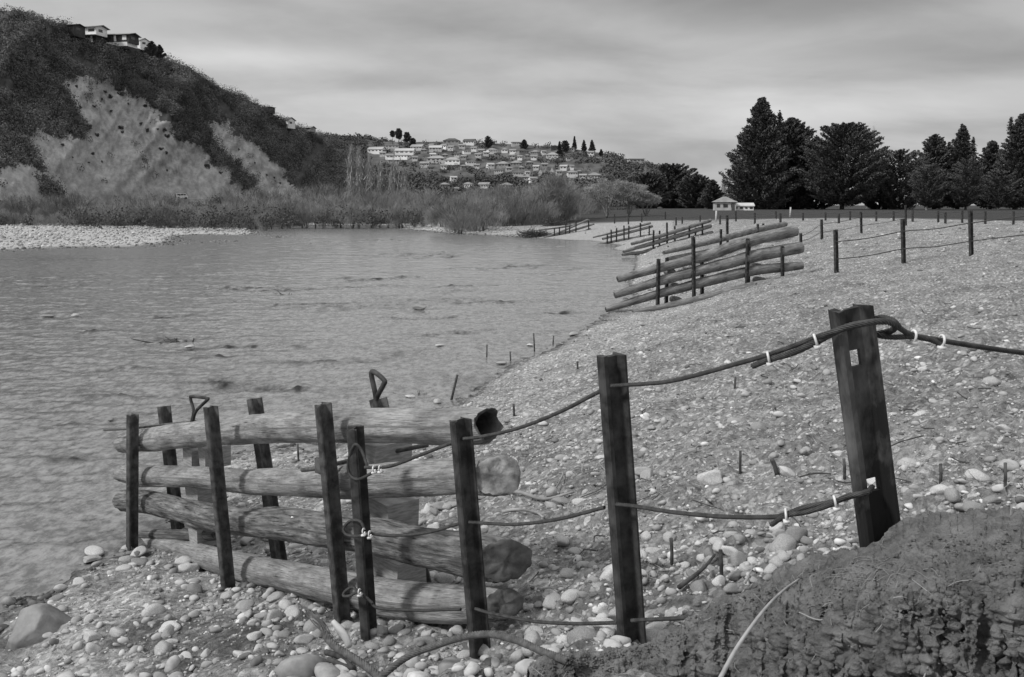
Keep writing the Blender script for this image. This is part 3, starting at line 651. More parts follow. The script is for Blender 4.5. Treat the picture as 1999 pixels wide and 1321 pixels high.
# bare trees and willow scrub
def twigs(n, r, H, W, wid, base=.0, stems=6, fan=.5, up=.6, L=.28, taper=0.0, tr=1.0):
    lim = MB(); tips = []
    for k in range(stems):
        a = k*2.4+r.normal()*.3; rr = r.uniform(.2,1)*fan*W; p = np.array([[0,0,-.3],[rr*.25*math.cos(a),rr*.25*math.sin(a),H*.22],[rr*.65*math.cos(a),rr*.65*math.sin(a),H*.5],[rr*math.cos(a),rr*math.sin(a),H*.85]])
        p[1:] += r.normal(size=(3,3))*.03*H; q = smoothline(p, 5); lim.add(*tube(q, np.linspace(.011*H*tr, .003*H*tr, len(q)), 5)); tips.append(q)
    T = np.concatenate(tips)
    for k in range(stems*5):
        s = T[r.integers(len(T))]; d = np.array([s[0],s[1],0])+r.normal(size=3)*W*.35; d[2] = abs(d[2])+H*.25
        d = d/np.linalg.norm(d)*H*r.uniform(.15,.35); q = smoothline([s, s+d*.5+r.normal(size=3)*.02*H, s+d], 3); lim.add(*tube(q, np.linspace(.004*H,.0015*H,len(q)), 4)); tips.append(q)
    kc_ = ball(46, r); c = (kc_[r.integers(46, size=n)]+ball(n, r)*.34*r.uniform(.4,1,n)[:,None])*np.array([W,W,H*.5])*.93+np.array([0,0,H*.5]); c[:,2] = np.abs(c[:,2])*(1-base)+base*H
    c[:,:2] *= (1-taper*np.clip(c[:,2:3]/H, 0, 1))
    d = np.stack([c[:,0]/W*.5, c[:,1]/W*.5, np.full(n, up)], -1)+r.normal(size=(n,3))*.32; d /= np.linalg.norm(d, axis=1, keepdims=True)
    s = H*L*r.uniform(.5,1.2,n)[:,None]; b = np.cross(d, r.normal(size=(n,3))); b /= np.linalg.norm(b, axis=1, keepdims=True); b *= wid*r.uniform(.6,1.4,n)[:,None]
    c = c-d*s*.5; v = np.stack([c-b, c+b, c+d*s], 1).reshape(-1,3)
    return lim, v, np.arange(3*n).reshape(-1,3)
def bare(name, x, top, bot, hw, Y, label, n, wid, m=M_twig, tm=M_trunk, seed=0, cat='tree', group=None, **k):
    r = np.random.default_rng(500+seed); H = (bot-top)*Y/F; W = hw*Y/F; b = PY(x, bot, Y)
    e = empty(name, b, label, cat, group); lim, v, f = twigs(n, r, H, W, wid, **k)
    lim.v = [q+np.array(e.location) for q in lim.v]; lim.build('trunk', tm, e, True); plain('twigs', v, f, m, parent=e); return e
bare('bare_tree', 1087, 342, 434, 50, 128, 'bare spreading tree with several pale stems above the far crib', 5500, .016, seed=1, tm=M_ptrunk, stems=7, fan=.9, base=.3, tr=1.6)
for i, (x, t_, hw, s) in enumerate(((1185,350,44,'left'),(1228,358,38,'middle'),(1262,376,28,'right'))):
    bare('bare_tree', x, t_, 420, hw, 138, 'pale twiggy tree on leaning stems, the %s one of three by the field' % s, 5200, .018, m=M_twigp, tm=M_ptrunk, seed=3+i, stems=6, fan=.9, base=.42, up=.35, L=.18, tr=2.2)
for i, (x, t_, hw) in enumerate(((688,296,13),(703,300,16),(722,312,15),(744,330,14),(770,322,18),(790,334,14))):
    bare('bare_poplar', x, t_, 420, hw, 215, 'slender bare poplar, %s from the left in the row below the left hill' % ('first','second','third','fourth','fifth','sixth')[i], 4200, .045, m=M_twigp, tm=M_ptrunk, seed=10+i, stems=6, fan=.7, up=1.5, base=.1, taper=.85, tr=1.5, group='bare poplars at the end of the left hill')
bare('bare_poplar', 1697, 252, 414, 8, TR+30, 'bare pointed poplar poking up between the round pine and the loose evergreen', 900, .02, m=M_twigp, seed=20, stems=4, fan=.6, up=1.6)
bare('bare_poplar', 1258, 322, 414, 6, 300, 'faint bare poplar against the dark slope of the far hill', 500, .03, m=M_twigp, seed=21, stems=3, fan=.6, up=1.6)
bare('bare_poplar', 1412, 345, 412, 7, 300, 'bare poplar behind the roof of the white cottage', 500, .03, m=M_twigp, seed=22, stems=3, fan=.6, up=1.6)
wp = []
for k in range(5):
    r_ = np.random.default_rng(600+k); lim, v, f = twigs(2600, r_, 1.0, .8, .0035, stems=7, fan=1.0, up=.8)
    wp.append((fast_mesh('twigs', v, f, M_twig), fast_mesh('stems', np.concatenate(lim.v), [np.concatenate([q for q in lim.f if q.shape[1] == k_]) for k_ in (3,4)], M_trunk)))
rw = np.random.default_rng(77); WILLOW = []
for x in np.arange(-60, 860, 17): WILLOW.append((x+rw.uniform(-6,6), 445-4*(x > 560)+rw.uniform(-3,1), rw.uniform(26,52)))
for x in np.arange(-60, 900, 21): WILLOW.append((x+rw.uniform(-8,8), 436-2*(x > 560)+rw.uniform(-4,2), rw.uniform(32,66)))
for x in np.arange(480, 900, 22): WILLOW.append((x+rw.uniform(-8,8), 424+rw.uniform(-4,2), rw.uniform(30,66)))
for x in np.arange(885, 1120, 16): WILLOW.append((x+rw.uniform(-5,5), 452-(x-885)*.07+rw.uniform(-4,2), rw.uniform(46,66)+(x-885)*.05))
for x in np.arange(900, 1160, 22): WILLOW.append((x+rw.uniform(-6,6), 432+rw.uniform(-5,2), rw.uniform(54,74)))
for i, (x, y, h) in enumerate(WILLOW):
    if 325 < x < 432: h = min(h, 40 if y < 442 else 44); y = max(y, 437)
    Y = 2.55*F/(y-HZ) if y < 440 else 2.75*F/(y-HZ); Y = min(Y, 190); p = PY(x, y, Y); p[2] = min(p[2], -1.6)
    st_ = 'left bank below the slip face' if x < 330 else 'left bank beside the parked van' if x < 480 else 'left bank where the pale gravel bar ends' if x < 660 else 'left bank under the bare poplars' if x < 885 else 'far right bank below the suburb' if x < 1000 else 'far right bank beside the farthest crib'
    lab = '%s grey willow bush on the %s' % ('low bare' if h < 46 else 'tall bare', st_)
    e = empty('willow_bush', p, lab, 'bush', lab.replace('bush', 'bushes')); s = h*Y/F; e.scale = (s*rw.uniform(.8,1.15), s*.9, s); e.rotation_euler[2] = rw.uniform(0,6.28)
    for nm, me in zip(('twigs','stems'), wp[i % 5]): link(nm, me, e)
# low dark evergreen scrub under and between the willows
xs = rw.uniform(-150, 1240, 520); ys = np.where(xs < 560, rw.uniform(398, 440, 520), rw.uniform(405, 436, 520)); Ys = np.minimum(2.2*F/np.maximum(ys-HZ, 18), 215)
c = PY(xs, ys, Ys); c[:,2] = np.minimum(c[:,2], -1.2); kk = ~((xs > 1000) & (ys > 420)); c = c[kk]
v, f = clumps(c, rw.uniform(.8, 2.4, len(c)), 130, .24, rw, .7, .4); plain('riverside_scrub', v, f, M_shrub, kind='stuff')

rq = np.random.default_rng(88)
for i, (x, y, hw, hh, lb) in enumerate(((1045,462,32,7,'long dark heap of flood brush at the bank beyond the farthest crib'),(1085,440,26,7,'dark brush heap lying under the bare tree by the farthest crib'))):
    g = hit(x, y); k = g[1]/F; n = 900; c = rq.normal(size=(n,3))*np.array([hw*.45,14,hh*.45])*k+g+np.array([0,0,hh*.4*k]); d = rq.normal(size=(n,3))*np.array([1,1,.4]); d /= np.linalg.norm(d, axis=1, keepdims=True)
    b_ = np.cross(d, rq.normal(size=(n,3))); b_ /= np.linalg.norm(b_, axis=1, keepdims=True); v = np.stack([c-b_*.03, c+b_*.03, c+d*rq.uniform(.4,1.3,n)[:,None]], 1).reshape(-1,3)
    plain('brush_heap', v, np.arange(3*n).reshape(-1,3), M_dstick, lb, 'brush heap')
# ---------------------------------------------------------------- houses
WALLM = {'white':M_white,'cream':M_cream,'gwall':M_gwall,'dwall':M_dwall}; ROOFM = {'pale':M_rpale,'grey':M_rgrey,'dark':M_rdark}
def house(name, p, w_, d_, h_, yaw, roof, wall, rtone, label, group=None, wins=3, base=4.0, wm=None, rm=None, wh=.38, side=1, roof_h=None, cat='house', eave=.45):
    e = empty(name, p, label, cat, group); cy_, sy_ = math.cos(yaw), math.sin(yaw); ax = np.array([[cy_,sy_,0],[-sy_,cy_,0],[0,0,1]]); p = np.array(e.location)
    def W(x, y, z): return p+np.array([x,y,z]) @ ax
    b = MB()
    if roof == 'steep':
        v = [W(x,y,z) for x in (-w_/2,w_/2) for y in (-d_/2,d_/2) for z in (-base,h_*.3)]
        b.box(W(0,0,(h_*.3-base)/2), (w_,d_,h_*.3+base), ax)
    else: b.box(W(0,0,(h_-base)/2), (w_,d_,h_+base), ax)
    rh = roof_h if roof_h is not None else {'gable':.24*d_,'hip':.26*d_,'flat':.22,'steep':h_*1.3}[roof]
    z0 = h_*.3 if roof == 'steep' else h_
    X, Yy = w_/2+eave, d_/2+eave; rb_ = MB()
    if roof == 'flat': rb_.box(W(0,0,z0+rh/2+.02), (2*X,2*Yy,rh), ax)
    elif roof == 'hip':
        r = max(.3, X-Yy); vs = [W(-X,-Yy,z0),W(X,-Yy,z0),W(X,Yy,z0),W(-X,Yy,z0),W(-r,0,z0+rh),W(r,0,z0+rh)]
        rb_.add(vs, [np.array([[0,1,5,4],[2,3,4,5],[0,3,2,1]]), np.array([[1,2,5],[3,0,4]])])
    else:
        if roof == 'steep': vs = [W(-X,-Yy,z0),W(X,-Yy,z0),W(0,-Yy,z0+rh),W(-X,Yy,z0),W(X,Yy,z0),W(0,Yy,z0+rh)]
        else:
            vs = [W(-X,-Yy,z0-.12),W(-X,Yy,z0-.12),W(-X,0,z0+rh),W(X,-Yy,z0-.12),W(X,Yy,z0-.12),W(X,0,z0+rh)]
            b.add([W(w_/2-.02,-d_/2,z0-.01),W(w_/2-.02,d_/2,z0-.01),W(w_/2-.02,0,z0+rh*.86),W(-w_/2+.02,-d_/2,z0-.01),W(-w_/2+.02,d_/2,z0-.01),W(-w_/2+.02,0,z0+rh*.86)],
                  [np.array([[0,1,2],[3,5,4]]), np.array([[0,2,5,3],[1,4,5,2],[0,3,4,1]])])
            vs = vs+[q+np.array([0,0,.16]) for q in vs]
            rb_.add(vs, [np.array([[0,2,8,6],[2,1,7,8],[3,9,11,5],[5,11,10,4],[6,8,11,9],[8,7,10,11],[0,6,9,3],[1,4,10,7],[0,3,5,2],[2,5,4,1]])]); vs = None
        if vs is not None: rb_.add(vs, [np.array([[0,1,2],[3,5,4]]), np.array([[0,2,5,3],[1,4,5,2],[0,3,4,1]])])
    b.build('wall', wm or WALLM[wall], e); rb_.build('roof', rm or ROOFM[rtone], e)
    if roof != 'steep':
        for k in range(wins):
            x = -w_/2+w_*(k+.5)/wins; ww = w_/wins*(.62 if k % 2 else .45); MB().box(W(x,-d_/2-.02,h_*.58), (ww,.08,h_*wh), ax).build('window', M_glass, e)
        for s_ in ((side,) if side else ()):
            MB().box(W(s_*(w_/2+.02),-d_*.1,h_*.58), (.08,d_*.35,h_*wh), ax).build('window', M_glass, e)
    return e, W, ax
rows = [(0,286,'crest row'),(286,304,'second row'),(304,318,'third row'),(318,332,'fourth row'),(332,358,'fifth row'),(358,420,'lowest row')]
WN = {'white':'white','cream':'pale cream','gwall':'grey','dwall':'dark'}; RT = {'gable':'gabled','hip':'hipped','flat':'flat','steep':'steep pointed'}
for a, b_, rn in rows:
    hs = sorted([h for h in HOUSES if a <= h[1] < b_])
    for i, (x, y, wpx, rf, wl, rt) in enumerate(hs):
        yy = max(y, float(HF.crest(x))+2); p = HF.P(float(x), float(yy)); Y = float(p[1])-3; p = PY(x, y, Y); w_ = wpx*Y/F*.9; hm = 2.3 if wpx < 30 else 2.7
        ordn = ['first','second','third','fourth','fifth','sixth','seventh','eighth','ninth','tenth','eleventh','twelfth','thirteenth','fourteenth','fifteenth','sixteenth','seventeenth','eighteenth','nineteenth','twentieth','twenty-first','twenty-second','twenty-third','twenty-fourth','twenty-fifth','twenty-sixth','twenty-seventh','twenty-eighth','twenty-ninth','thirtieth'][i]
        house('hillside_house', p, w_, min(w_*.8, 8), hm, R(random.uniform(-22, 22)), rf, wl, rt, '%s house with %s %s roof, %s from left in %s of hill suburb' % (WN[wl], rt, RT[rf], ordn, rn), 'houses of the suburb on the far hill', wins=2 if wpx < 16 else 4, wh=.26, wm=M_twall if wl == 'white' else None, rm=M_troof if rt == 'pale' else None)
# houses on the left hill crest
def lhouse(x, y, wpx, Y, *a, **k):
    Y = float(HL.Y(float(x), max(float(y), float(HL.crest(x))+2)))-1.5; p = PY(x, y, Y); return house('hilltop_house', p, wpx*Y/F, *a, **k)
YH = 352
e, W, ax = lhouse(180, 70, 42, YH, 6.5, 2.7, R(-14), 'gable', 'white', 'grey', 'two-storey house with white upper floor over a dark basement on the left hill crest', wins=2, base=0, roof_h=.9, eave=.9)
MB().box(W(.3,.3,-1.2), (6.0,5.6,2.4), ax).build('basement', M_dwall, e); MB().box(W(1.6,-2.75,-1.5), (.8,.1,2.3), ax).build('window', M_white, e)
MB().box(W(0,-.5,-.1), (8.3,7.4,.18), ax).build('balcony', M_white, e)
lhouse(141, 66, 32, YH-8, 6.5, 2.6, R(-14), 'gable', 'dwall', 'dark', 'long dark low house left of the two-storey white one on the crest', wins=4, roof_h=.7, base=1.2)
e, W, ax = lhouse(236, 84, 54, YH+4, 7, 2.6, R(-10), 'gable', 'dwall', 'grey', 'long dark house with a white base wall, middle of the crest houses', wins=5, base=.4, roof_h=.9, eave=.8)
MB().box(W(.4,0,-.9), (8.6,7.2,1.5), ax).build('base_wall', M_white, e); MB().box(W(-.2,-3.56,1.2), (.9,.1,2.2), ax).build('door', M_white, e)
MB().box(W(3.6,-3.56,1.4), (1.7,.1,1.6), ax).build('shutter', M_white, e)
lhouse(279, 91, 13, YH-2, 4.2, 2.1, R(-35), 'gable', 'white', 'grey', 'small white gabled house at the low end of the crest row beside the cypresses', wins=1, base=1.4, roof_h=1.0, eave=.3)
lhouse(563, 246, 15, 485, 6, 2.8, R(-25), 'gable', 'white', 'dark', 'white gabled house alone halfway down the left hill skyline', wins=1, roof_h=1.3, base=1.2)
lhouse(601, 255, 22, 505, 6, 1.3, R(-15), 'gable', 'gwall', 'grey', 'low grey-roofed house near the right end of the left hill skyline', wins=2, roof_h=.9, base=.6)
lhouse(527, 217, 12, 470, 5, 1.7, R(-10), 'flat', 'dwall', 'dark', 'dark flat-roofed house among bush on the left hill skyline', wins=1, base=1)
# cottage at the edge of the paddock
p = PY(1414, 411, 205); e, W, ax = house('cottage', p, 4.2, 3.8, 1.75, R(-6), 'hip', 'cream', 'grey', 'white cottage with a grey hipped roof at the field edge beside the cypress', wins=3, base=1, roof_h=1.1, eave=.35)
MB().box(W(1.5,-1.95,.8), (.6,.1,1.5), ax).build('door', M_rdark, e)
p = PY(1450, 411, 206); e, W, ax = house('outbuilding', p, 3.9, 3.4, 1.0, R(-6), 'gable', 'white', 'pale', 'low white outbuilding just right of the cottage, under the cypress', wins=4, base=1, roof_h=.45, cat='outbuilding', eave=.2)
for i, (x, s) in enumerate(((1668,'left'),(1632,'middle'),(1606,'far left'))):
    pass

# ---------------------------------------------------------------- van, guard rail, road
p = HL.P(362., 389.)-np.array([0,4,0]); VS = 1.3
e = empty('parked_van', p, 'small white van standing on the road at the foot of the slip face', 'van'); pp = np.array(e.location); ya = R(28)
ax = np.array([[math.cos(ya),math.sin(ya),0],[-math.sin(ya),math.cos(ya),0],[0,0,1]])
def W(x,y,z): return pp+np.array([x,y,z])*VS @ ax
b = MB(); prof = [(-1.5,.35),(1.4,.35),(1.5,.8),(1.35,1.0),(.95,1.65),(-1.35,1.7),(-1.5,1.5)]
vs = [W(x,-.8,z) for x, z in prof]+[W(x,.8,z) for x, z in prof]; n = len(prof)
b.add(vs, [np.array([list(range(n))]), np.array([list(range(2*n-1, n-1, -1))]), np.array([[i, n+i, n+(i+1) % n, (i+1) % n] for i in range(n)])]); b.build('body', M_white, e)
for (x0,x1) in ((-1.25,-.5),(-.4,.35),(.45,.95)): MB().box(W((x0+x1)/2,-.81,1.3), ((x1-x0)*VS,.06,.4*VS), ax).build('window', M_glass, e)
MB().box(W(1.17,0,1.32), (.08,1.4*VS,.5*VS), ax).build('windscreen', M_glass, e)
for x in (-.95,.95):
    for y in (-.75,.75): MB().add(*tube([W(x,y-.1,.33),W(x,y+.1,.33)], .33*VS, 12)).build('wheel', M_tyre, e)
e = empty('guard_rail', HL.P(380.,390.)-np.array([0,4,0]), 'pale low guard rail along the road below the slip face', 'guard rail')
b = MB(); xs = np.linspace(285, 425, 12); pts = [HL.P(float(x), 387.5+(x-350)*.004)-np.array([0,5,0]) for x in xs]; b.add(*tube(pts, .10, 6)); b.build('rail', M_cream, e)
for q in pts: MB().box(q+np.array([0,.15,-.4]), (.12,.12,1.1)).build('post', M_cream, e)

# ---------------------------------------------------------------- railway-iron posts
RP = [(0,-.046),(0,.046),(.009,.046),(.016,.020),(.022,.0075),(.068,.0065),(.074,.012),(.077,.026),(.094,.027),(.100,.020),(.102,0),
      (.100,-.020),(.094,-.027),(.077,-.026),(.074,-.012),(.068,-.0065),(.022,-.0075),(.016,-.020),(.009,-.046)]
def rail_mesh(bot, top, yaw, sc=1.0, ext=.45, ncut=10, jag=0.0, seed=0):
    bot, top = np.asarray(bot, float), np.asarray(top, float); t = top-bot; Ln = np.linalg.norm(t); t /= Ln
    h = np.array([math.cos(yaw), math.sin(yaw), 0]); h -= t*np.dot(h, t); h /= np.linalg.norm(h); w_ = np.cross(t, h)
    pr = np.array(RP)*sc; pr[:,0] -= .051*sc; n = len(pr); r = np.random.default_rng(seed)
    s = np.linspace(-ext, Ln, ncut); v = []
    for k, q in enumerate(s):
        jz = r.normal(size=n)*jag if k == ncut-1 else np.zeros(n)
        v.append(bot+t*(q+jz)[:,None]+pr[:,:1]*h+pr[:,1:]*w_)
    v = np.concatenate(v); i = np.arange(ncut-1)[:,None]*n; j = np.arange(n)[None]; k = (np.arange(n)+1) % n
    f = [np.stack([i+j, i+k[None], i+n+k[None], i+n+j], -1).reshape(-1,4)[:, ::-1], np.array([list(range(n))]), np.array([list(range((ncut-1)*n, ncut*n))[::-1]])]
    return v, f, h, w_, t
RINF = {}
def rail_post(key, parent, yaw, m, sc=1.0, jag=.003):
    t, b, Y = RAILS[key]; bp = PY(b[0], b[1], Y); tp = PY(t[0], t[1], Y-.02)
    v, f, h, w_, tt = rail_mesh(bp, tp, yaw, sc, jag=jag, seed=ord(key)); o = MB(); o.add(v, f); ob = o.build('rail_post', m, parent); RINF[key] = (bp, tp, h, w_, tt)
    return ob
def cut_hole(o, centre, dims, ax):
    c = MB().box(centre, dims, ax); co = c.build('cutter', None); md = o.modifiers.new('hole', 'BOOLEAN'); md.operation = 'DIFFERENCE'; md.solver = 'EXACT'; md.object = co
    bpy.context.view_layer.update(); dg = bpy.context.evaluated_depsgraph_get(); me = bpy.data.meshes.new_from_object(o.evaluated_get(dg)); o.modifiers.clear()
    if len(me.polygons) > 10: o.data = me
    bpy.data.objects.remove(co)

fence = empty('cable_fence', PY(1231,1256,3.85), 'old cable fence on four leaning railway-iron posts, nearest the camera', 'fence')
fence.location[2] += 0
yaws = {'A': R(192), 'B': R(206), 'C': R(218), 'D': R(262), 'E': R(235), 'F': R(236), 'G': R(245)}
pa = rail_post('A', fence, yaws['A'], M_rustA, 1.06); rail_post('B', fence, yaws['B'], M_rust, .96); rail_post('C', fence, yaws['C'], M_rust, .90); rail_post('D', fence, yaws['D'], M_rust, .95)
bp, tp, h, w_, tt = RINF['A']
axA = np.stack([h, w_, tt]); pa.data.update()
def onA(px, py, k=0.0):   # a point of post A's web plane at a pixel
    a, b_, c = ray(px, py); d = np.array([a,b_,c]); s = np.dot(bp-0, w_)/np.dot(d, w_); return d*s
for (hx, hy, wd, ht) in ((1666,698,.038,.050),(1701,944,.046,.042)):
    q = onA(hx, hy)
    off = np.array(fence.location)
    pa.location = (0,0,0); cut_hole(pa, q, (wd,.2,ht), axA)
fence_parts = []
def cable(pts, r=.0085, m=M_rope, nm='cable', parent=fence, pitch=None, strands=6):
    b = MB()
    for t in rope([PY(*q) for q in pts], r, strands, pitch): b.add(*t)
    return b.build(nm, m, parent, True)
def clamp(px, py, Y, d, r=.017, parent=fence):
    c = PY(px, py, Y-.012); d = np.asarray(d, float); d /= np.linalg.norm(d); a = np.cross(d, [0,0,1]); a /= np.linalg.norm(a); bb = np.cross(a, d)
    th = np.linspace(-math.pi*.85, math.pi*.85, 16); o = MB(); o.add(*tube([c+a*math.cos(x)*r+bb*math.sin(x)*r for x in th], .0042, 6))
    o.box(c-bb*r*1.2-0*a, (.02,.035,.010), np.stack([d,a,bb]))
    for s in (-1,1): o.add(*tube([c-bb*r*.9+a*s*r*.8, c-bb*r*1.45+a*s*r*.8], .004, 6))
    return o.build('clamp', M_galv, parent, True)
# top cable
cable([(712,912,5.1),(760,910,5.05),(815,890,4.95),(872,868,4.85),(905,856,4.72)], .0095)
cable([(905,856,4.70),(940,852,4.62),(1010,836,4.4),(1090,805,4.12),(1166,766,3.9),(1180,760,3.87)], .0088)
cable([(1192,753,3.80),(1225,751,3.76),(1300,745,3.6),(1370,729,3.42),(1430,712,3.28),(1500,692,3.14),(1590,660,2.97)], .0085)
cable([(1470,714,3.2),(1500,702,3.13),(1545,689,3.04),(1592,668,2.95),(1640,643,2.87),(1680,632,2.84),(1725,627,2.85),(1748,635,2.89),(1738,646,2.94),(1712,652,2.97)], .0105)
cable([(1590,660,2.96),(1612,652,2.90),(1650,640,2.86)], .0095)
cable([(1702,623,2.96),(1722,619,2.93),(1742,624,2.89),(1752,634,2.89),(1760,643,2.93),(1785,655,2.98),(1835,664,3.02),(1900,675,3.07),(1999,689,3.15),(2200,714,3.35)], .0088)
cable([(1702,648,2.97),(1718,655,2.94),(1745,658,2.95),(1782,657,2.97),(1822,665,3.0),(1842,678,3.0)], .0088)
clamp(1500,698,3.13,(1,-.2,.25)); clamp(1592,664,2.95,(1,-.2,.35)); clamp(1783,656,2.97,(1,.1,-.1)); clamp(1838,665,3.01,(1,.1,-.1))
# middle cable
cable([(716,1040,5.08),(760,1045,5.05),(830,1040,4.92),(895,1022,4.80),(912,1018,4.74)], .0088)
cable([(916,1019,4.70),(950,1021,4.62),(1010,1023,4.42),(1090,1013,4.12),(1180,990,3.88)], .0086)
cable([(1203,984,3.80),(1240,988,3.72),(1320,1000,3.5),(1410,1008,3.3),(1500,1009,3.14),(1532,1004,3.08),(1570,990,3.02),(1630,978,2.96),(1700,957,2.88)], .0085)
cable([(1506,1024,3.12),(1535,1006,3.06),(1575,999,3.01),(1620,985,2.95),(1655,968,2.90),(1690,962,2.87),(1703,950,2.93)], .0088)
clamp(1534,1004,3.07,(1,-.2,.12)); clamp(1630,979,2.95,(1,-.2,.25))
# bottom cable
cable([(700,1160,5.12),(722,1172,5.08),(740,1187,5.04),(810,1191,4.95),(900,1189,4.80)], .0086)
cable([(928,1188,4.70),(960,1197,4.6),(1040,1212,4.35),(1120,1217,4.1),(1205,1215,3.85)], .0086)
cable([(1233,1211,3.78),(1290,1208,3.65),(1355,1205,3.52),(1400,1200,3.4)], .0086)
# loops on the narrow post
cable([(718,912,5.1),(706,880,5.15),(692,868,5.17),(680,900,5.2),(682,925,5.19),(700,935,5.15),(735,918,5.05)], .0085)
cable([(712,1036,5.1),(704,1018,5.14),(685,1016,5.2),(671,1030,5.2),(676,1043,5.18),(700,1046,5.12),(725,1040,5.06)], .0085)
cable([(700,1160,5.1),(690,1146,5.17),(676,1152,5.2),(670,1162,5.2),(682,1163,5.16),(702,1156,5.1),(728,1178,5.06)], .0085)
for x, y, Y in ((730,915,5.05),(742,914,5.03),(710,1037,5.06),(722,1042,5.04),(702,1155,5.08)): clamp(x, y, Y, (1,-.3,.1), .015)

# ---------------------------------------------------------------- near log crib
crib = empty('log_crib', PY(444,1150,6.85), 'nearest log crib, four weathered logs between leaning steel posts at the water edge', 'log crib', 'log cribs along the river bank')
for k in 'EFG': rail_post(k, crib, yaws[k], M_rustG, {'E':.86,'F':.84,'G':.84}[k])
a0 = PY(257,1000,8.3)[:2]; a1 = PY(650,1000,5.8)[:2]; dl = (a1-a0)/np.linalg.norm(a1-a0); nl = np.array([-dl[1], dl[0]])
if nl[1] < 0: nl = -nl
def crP(px, py, off):      # on the upright plane of the log row, OFF metres behind the front posts
    a, b_, c = [float(q) for q in ray(px, py)]; o = a0+nl*off; k = np.dot(o, nl)/(a*nl[0]+b_*nl[1]); return np.array([a*k,b_*k,c*k])
def log_mesh(P, rad, seed, ns=44, seg=22, rough=1.0, hollow=False, ragged=0.0, shear=0.0):
    P = np.asarray(P, float); q = smoothline(P, seg); rr = np.interp(np.linspace(0, len(P)-1, len(q)), np.arange(len(P)), rad); s = np.concatenate([[0], np.cumsum(np.linalg.norm(np.diff(q, axis=0), axis=1))])
    th = np.arange(ns)*2*math.pi/ns; S = s[:,None]; cx, cyy = np.cos(th)[None], np.sin(th)[None]
    n = 1+rough*(-.10*np.clip(pn3(cx*2.5, cyy*2.5, S*2.2, seed+7)-.25, 0, 1)*2+.10*pn3(cx*1.2, cyy*1.2, S*1.6, seed)+.05*pn3(cx*3, cyy*3, S*3, seed+1)+.045*pn3(cx*7, cyy*7, S*1.2, seed+2)+.02*pn3(cx*9, cyy*9, S*14, seed+3))
    n[0] *= .93; n[-1] *= .93
    r2 = rr[:,None]*n; v, f, uv = tube(q, r2, ns, cap=False)
    t, a, b = frames(q)
    if shear:
        for e_ in range(len(q)-3, len(q)): ring = v[e_*ns:(e_+1)*ns]; v[e_*ns:(e_+1)*ns] += t[e_]*(shear*(e_-len(q)+4)/3)*((ring-q[e_])@np.array([*nl,0]))[:,None]
    if ragged:
        for e_, sg in ((0,-1),(len(q)-1,1)):
            rg = np.random.default_rng(seed+e_).uniform(-.3,1,12); v[e_*ns:(e_+1)*ns] += t[e_]*sg*(ragged*np.interp(np.arange(ns)*11/ns, np.arange(12), np.append(rg[:11], rg[0])))[:,None]
    uv[:,0] += seed*3.1
    ends = []
    for e_, sg in ((0,-1),(len(q)-1,1)):
        ring = v[e_*ns:(e_+1)*ns]; cen = ring.mean(0); vs = [ring]; FT = np.fft.rfft(ring-cen, axis=0); FT[4:] = 0; rsm = cen+np.fft.irfft(FT, ns, axis=0); r_ = np.random.default_rng(seed+5)
        for kf, kd in ((.93,.006),(.8,.004),(.66,.006),(.5,.004),(.34,.0),(.16,.0)) if not (hollow and sg > 0) else ((.85,.0),(.78,-.05),(.7,-.12),(.55,-.2),(.4,-.26),(.2,-.3)):
            q_ = (rsm-cen)*kf; vs.append(cen+q_+t[e_]*sg*(kd+.014*pn3(q_[:,0]*22, q_[:,1]*22, q_[:,2]*22, seed)[:,None]+.008*pn3(q_[:,0]*60, q_[:,1]*60, q_[:,2]*60, seed)[:,None]))
        vs = np.concatenate(vs+[cen[None]+t[e_]*sg*(-.3 if hollow and sg > 0 else 0)]); i = np.arange(6)[:,None]*ns; j = np.arange(ns)[None]; k = (j+1) % ns
        ff = np.stack([i+j, i+k, i+ns+k, i+ns+j], -1).reshape(-1,4); jj = np.arange(ns)
        if sg < 0: ff = ff[:, ::-1]
        ends.append(MB().add(vs, [ff, np.stack([6*ns+jj, 6*ns+(jj+1) % ns, np.full(ns, 7*ns)], -1)]))
    return (v, f, uv), ends
def add_log(parent, P, rad, seed, m=M_log, endm=None, **k):
    (v, f, uv), ends = log_mesh(P, rad, seed, **k); b = MB(); b.add(v, f, uv); o = b.build('log', m, parent, True)
    off = np.array(parent.location)
    for e2 in ends:
        lo = e2.build('log_end', endm or M_endw, None, True); me = lo.data; bpy.data.objects.remove(lo)
        co = np.empty(len(me.vertices)*3, np.float32); me.vertices.foreach_get('co', co); me.vertices.foreach_set('co', (co.reshape(-1,3)-off).astype(np.float32).ravel())
        link('log_end', me, o)
    return o
def pxlog(pts, off, seed, m=M_log, parent=crib, P=None, **k):
    Q = [crP(x, y, off) for x, y, r in pts]; rad = [r*q[1]/F*1.02 for (x,y,r), q in zip(pts, Q)]
    return add_log(parent, Q, rad, seed, m, **k)
OFF = .19
l1 = pxlog([(238,866,17),(290,858,23),(400,846,27),(520,836,28),(640,832,32),(760,830,34),(880,832,36),(950,830,35)], OFF, 3, hollow=True, ragged=.05)
l2 = pxlog([(236,924,16),(280,929,21),(380,931,21),(440,936,23),(560,942,27),(660,942,31),(800,935,35),(900,930,36),(970,928,42)], OFF, 8, endm=M_endp, shear=.7, ragged=.03, rough=1.2)
l3 = pxlog([(238,976,20),(300,982,24),(380,1002,24),(460,1016,28),(600,1028,33),(720,1046,36),(850,1072,40),(985,1094,46)], OFF, 14, M_logd, shear=.8, rough=1.4)
l4 = pxlog([(250,1058,11),(330,1068,17),(440,1098,26),(540,1120,30),(640,1143,34),(760,1166,38),(880,1178,38),(985,1178,34)], OFF, 19, shear=.6, rough=1.1)
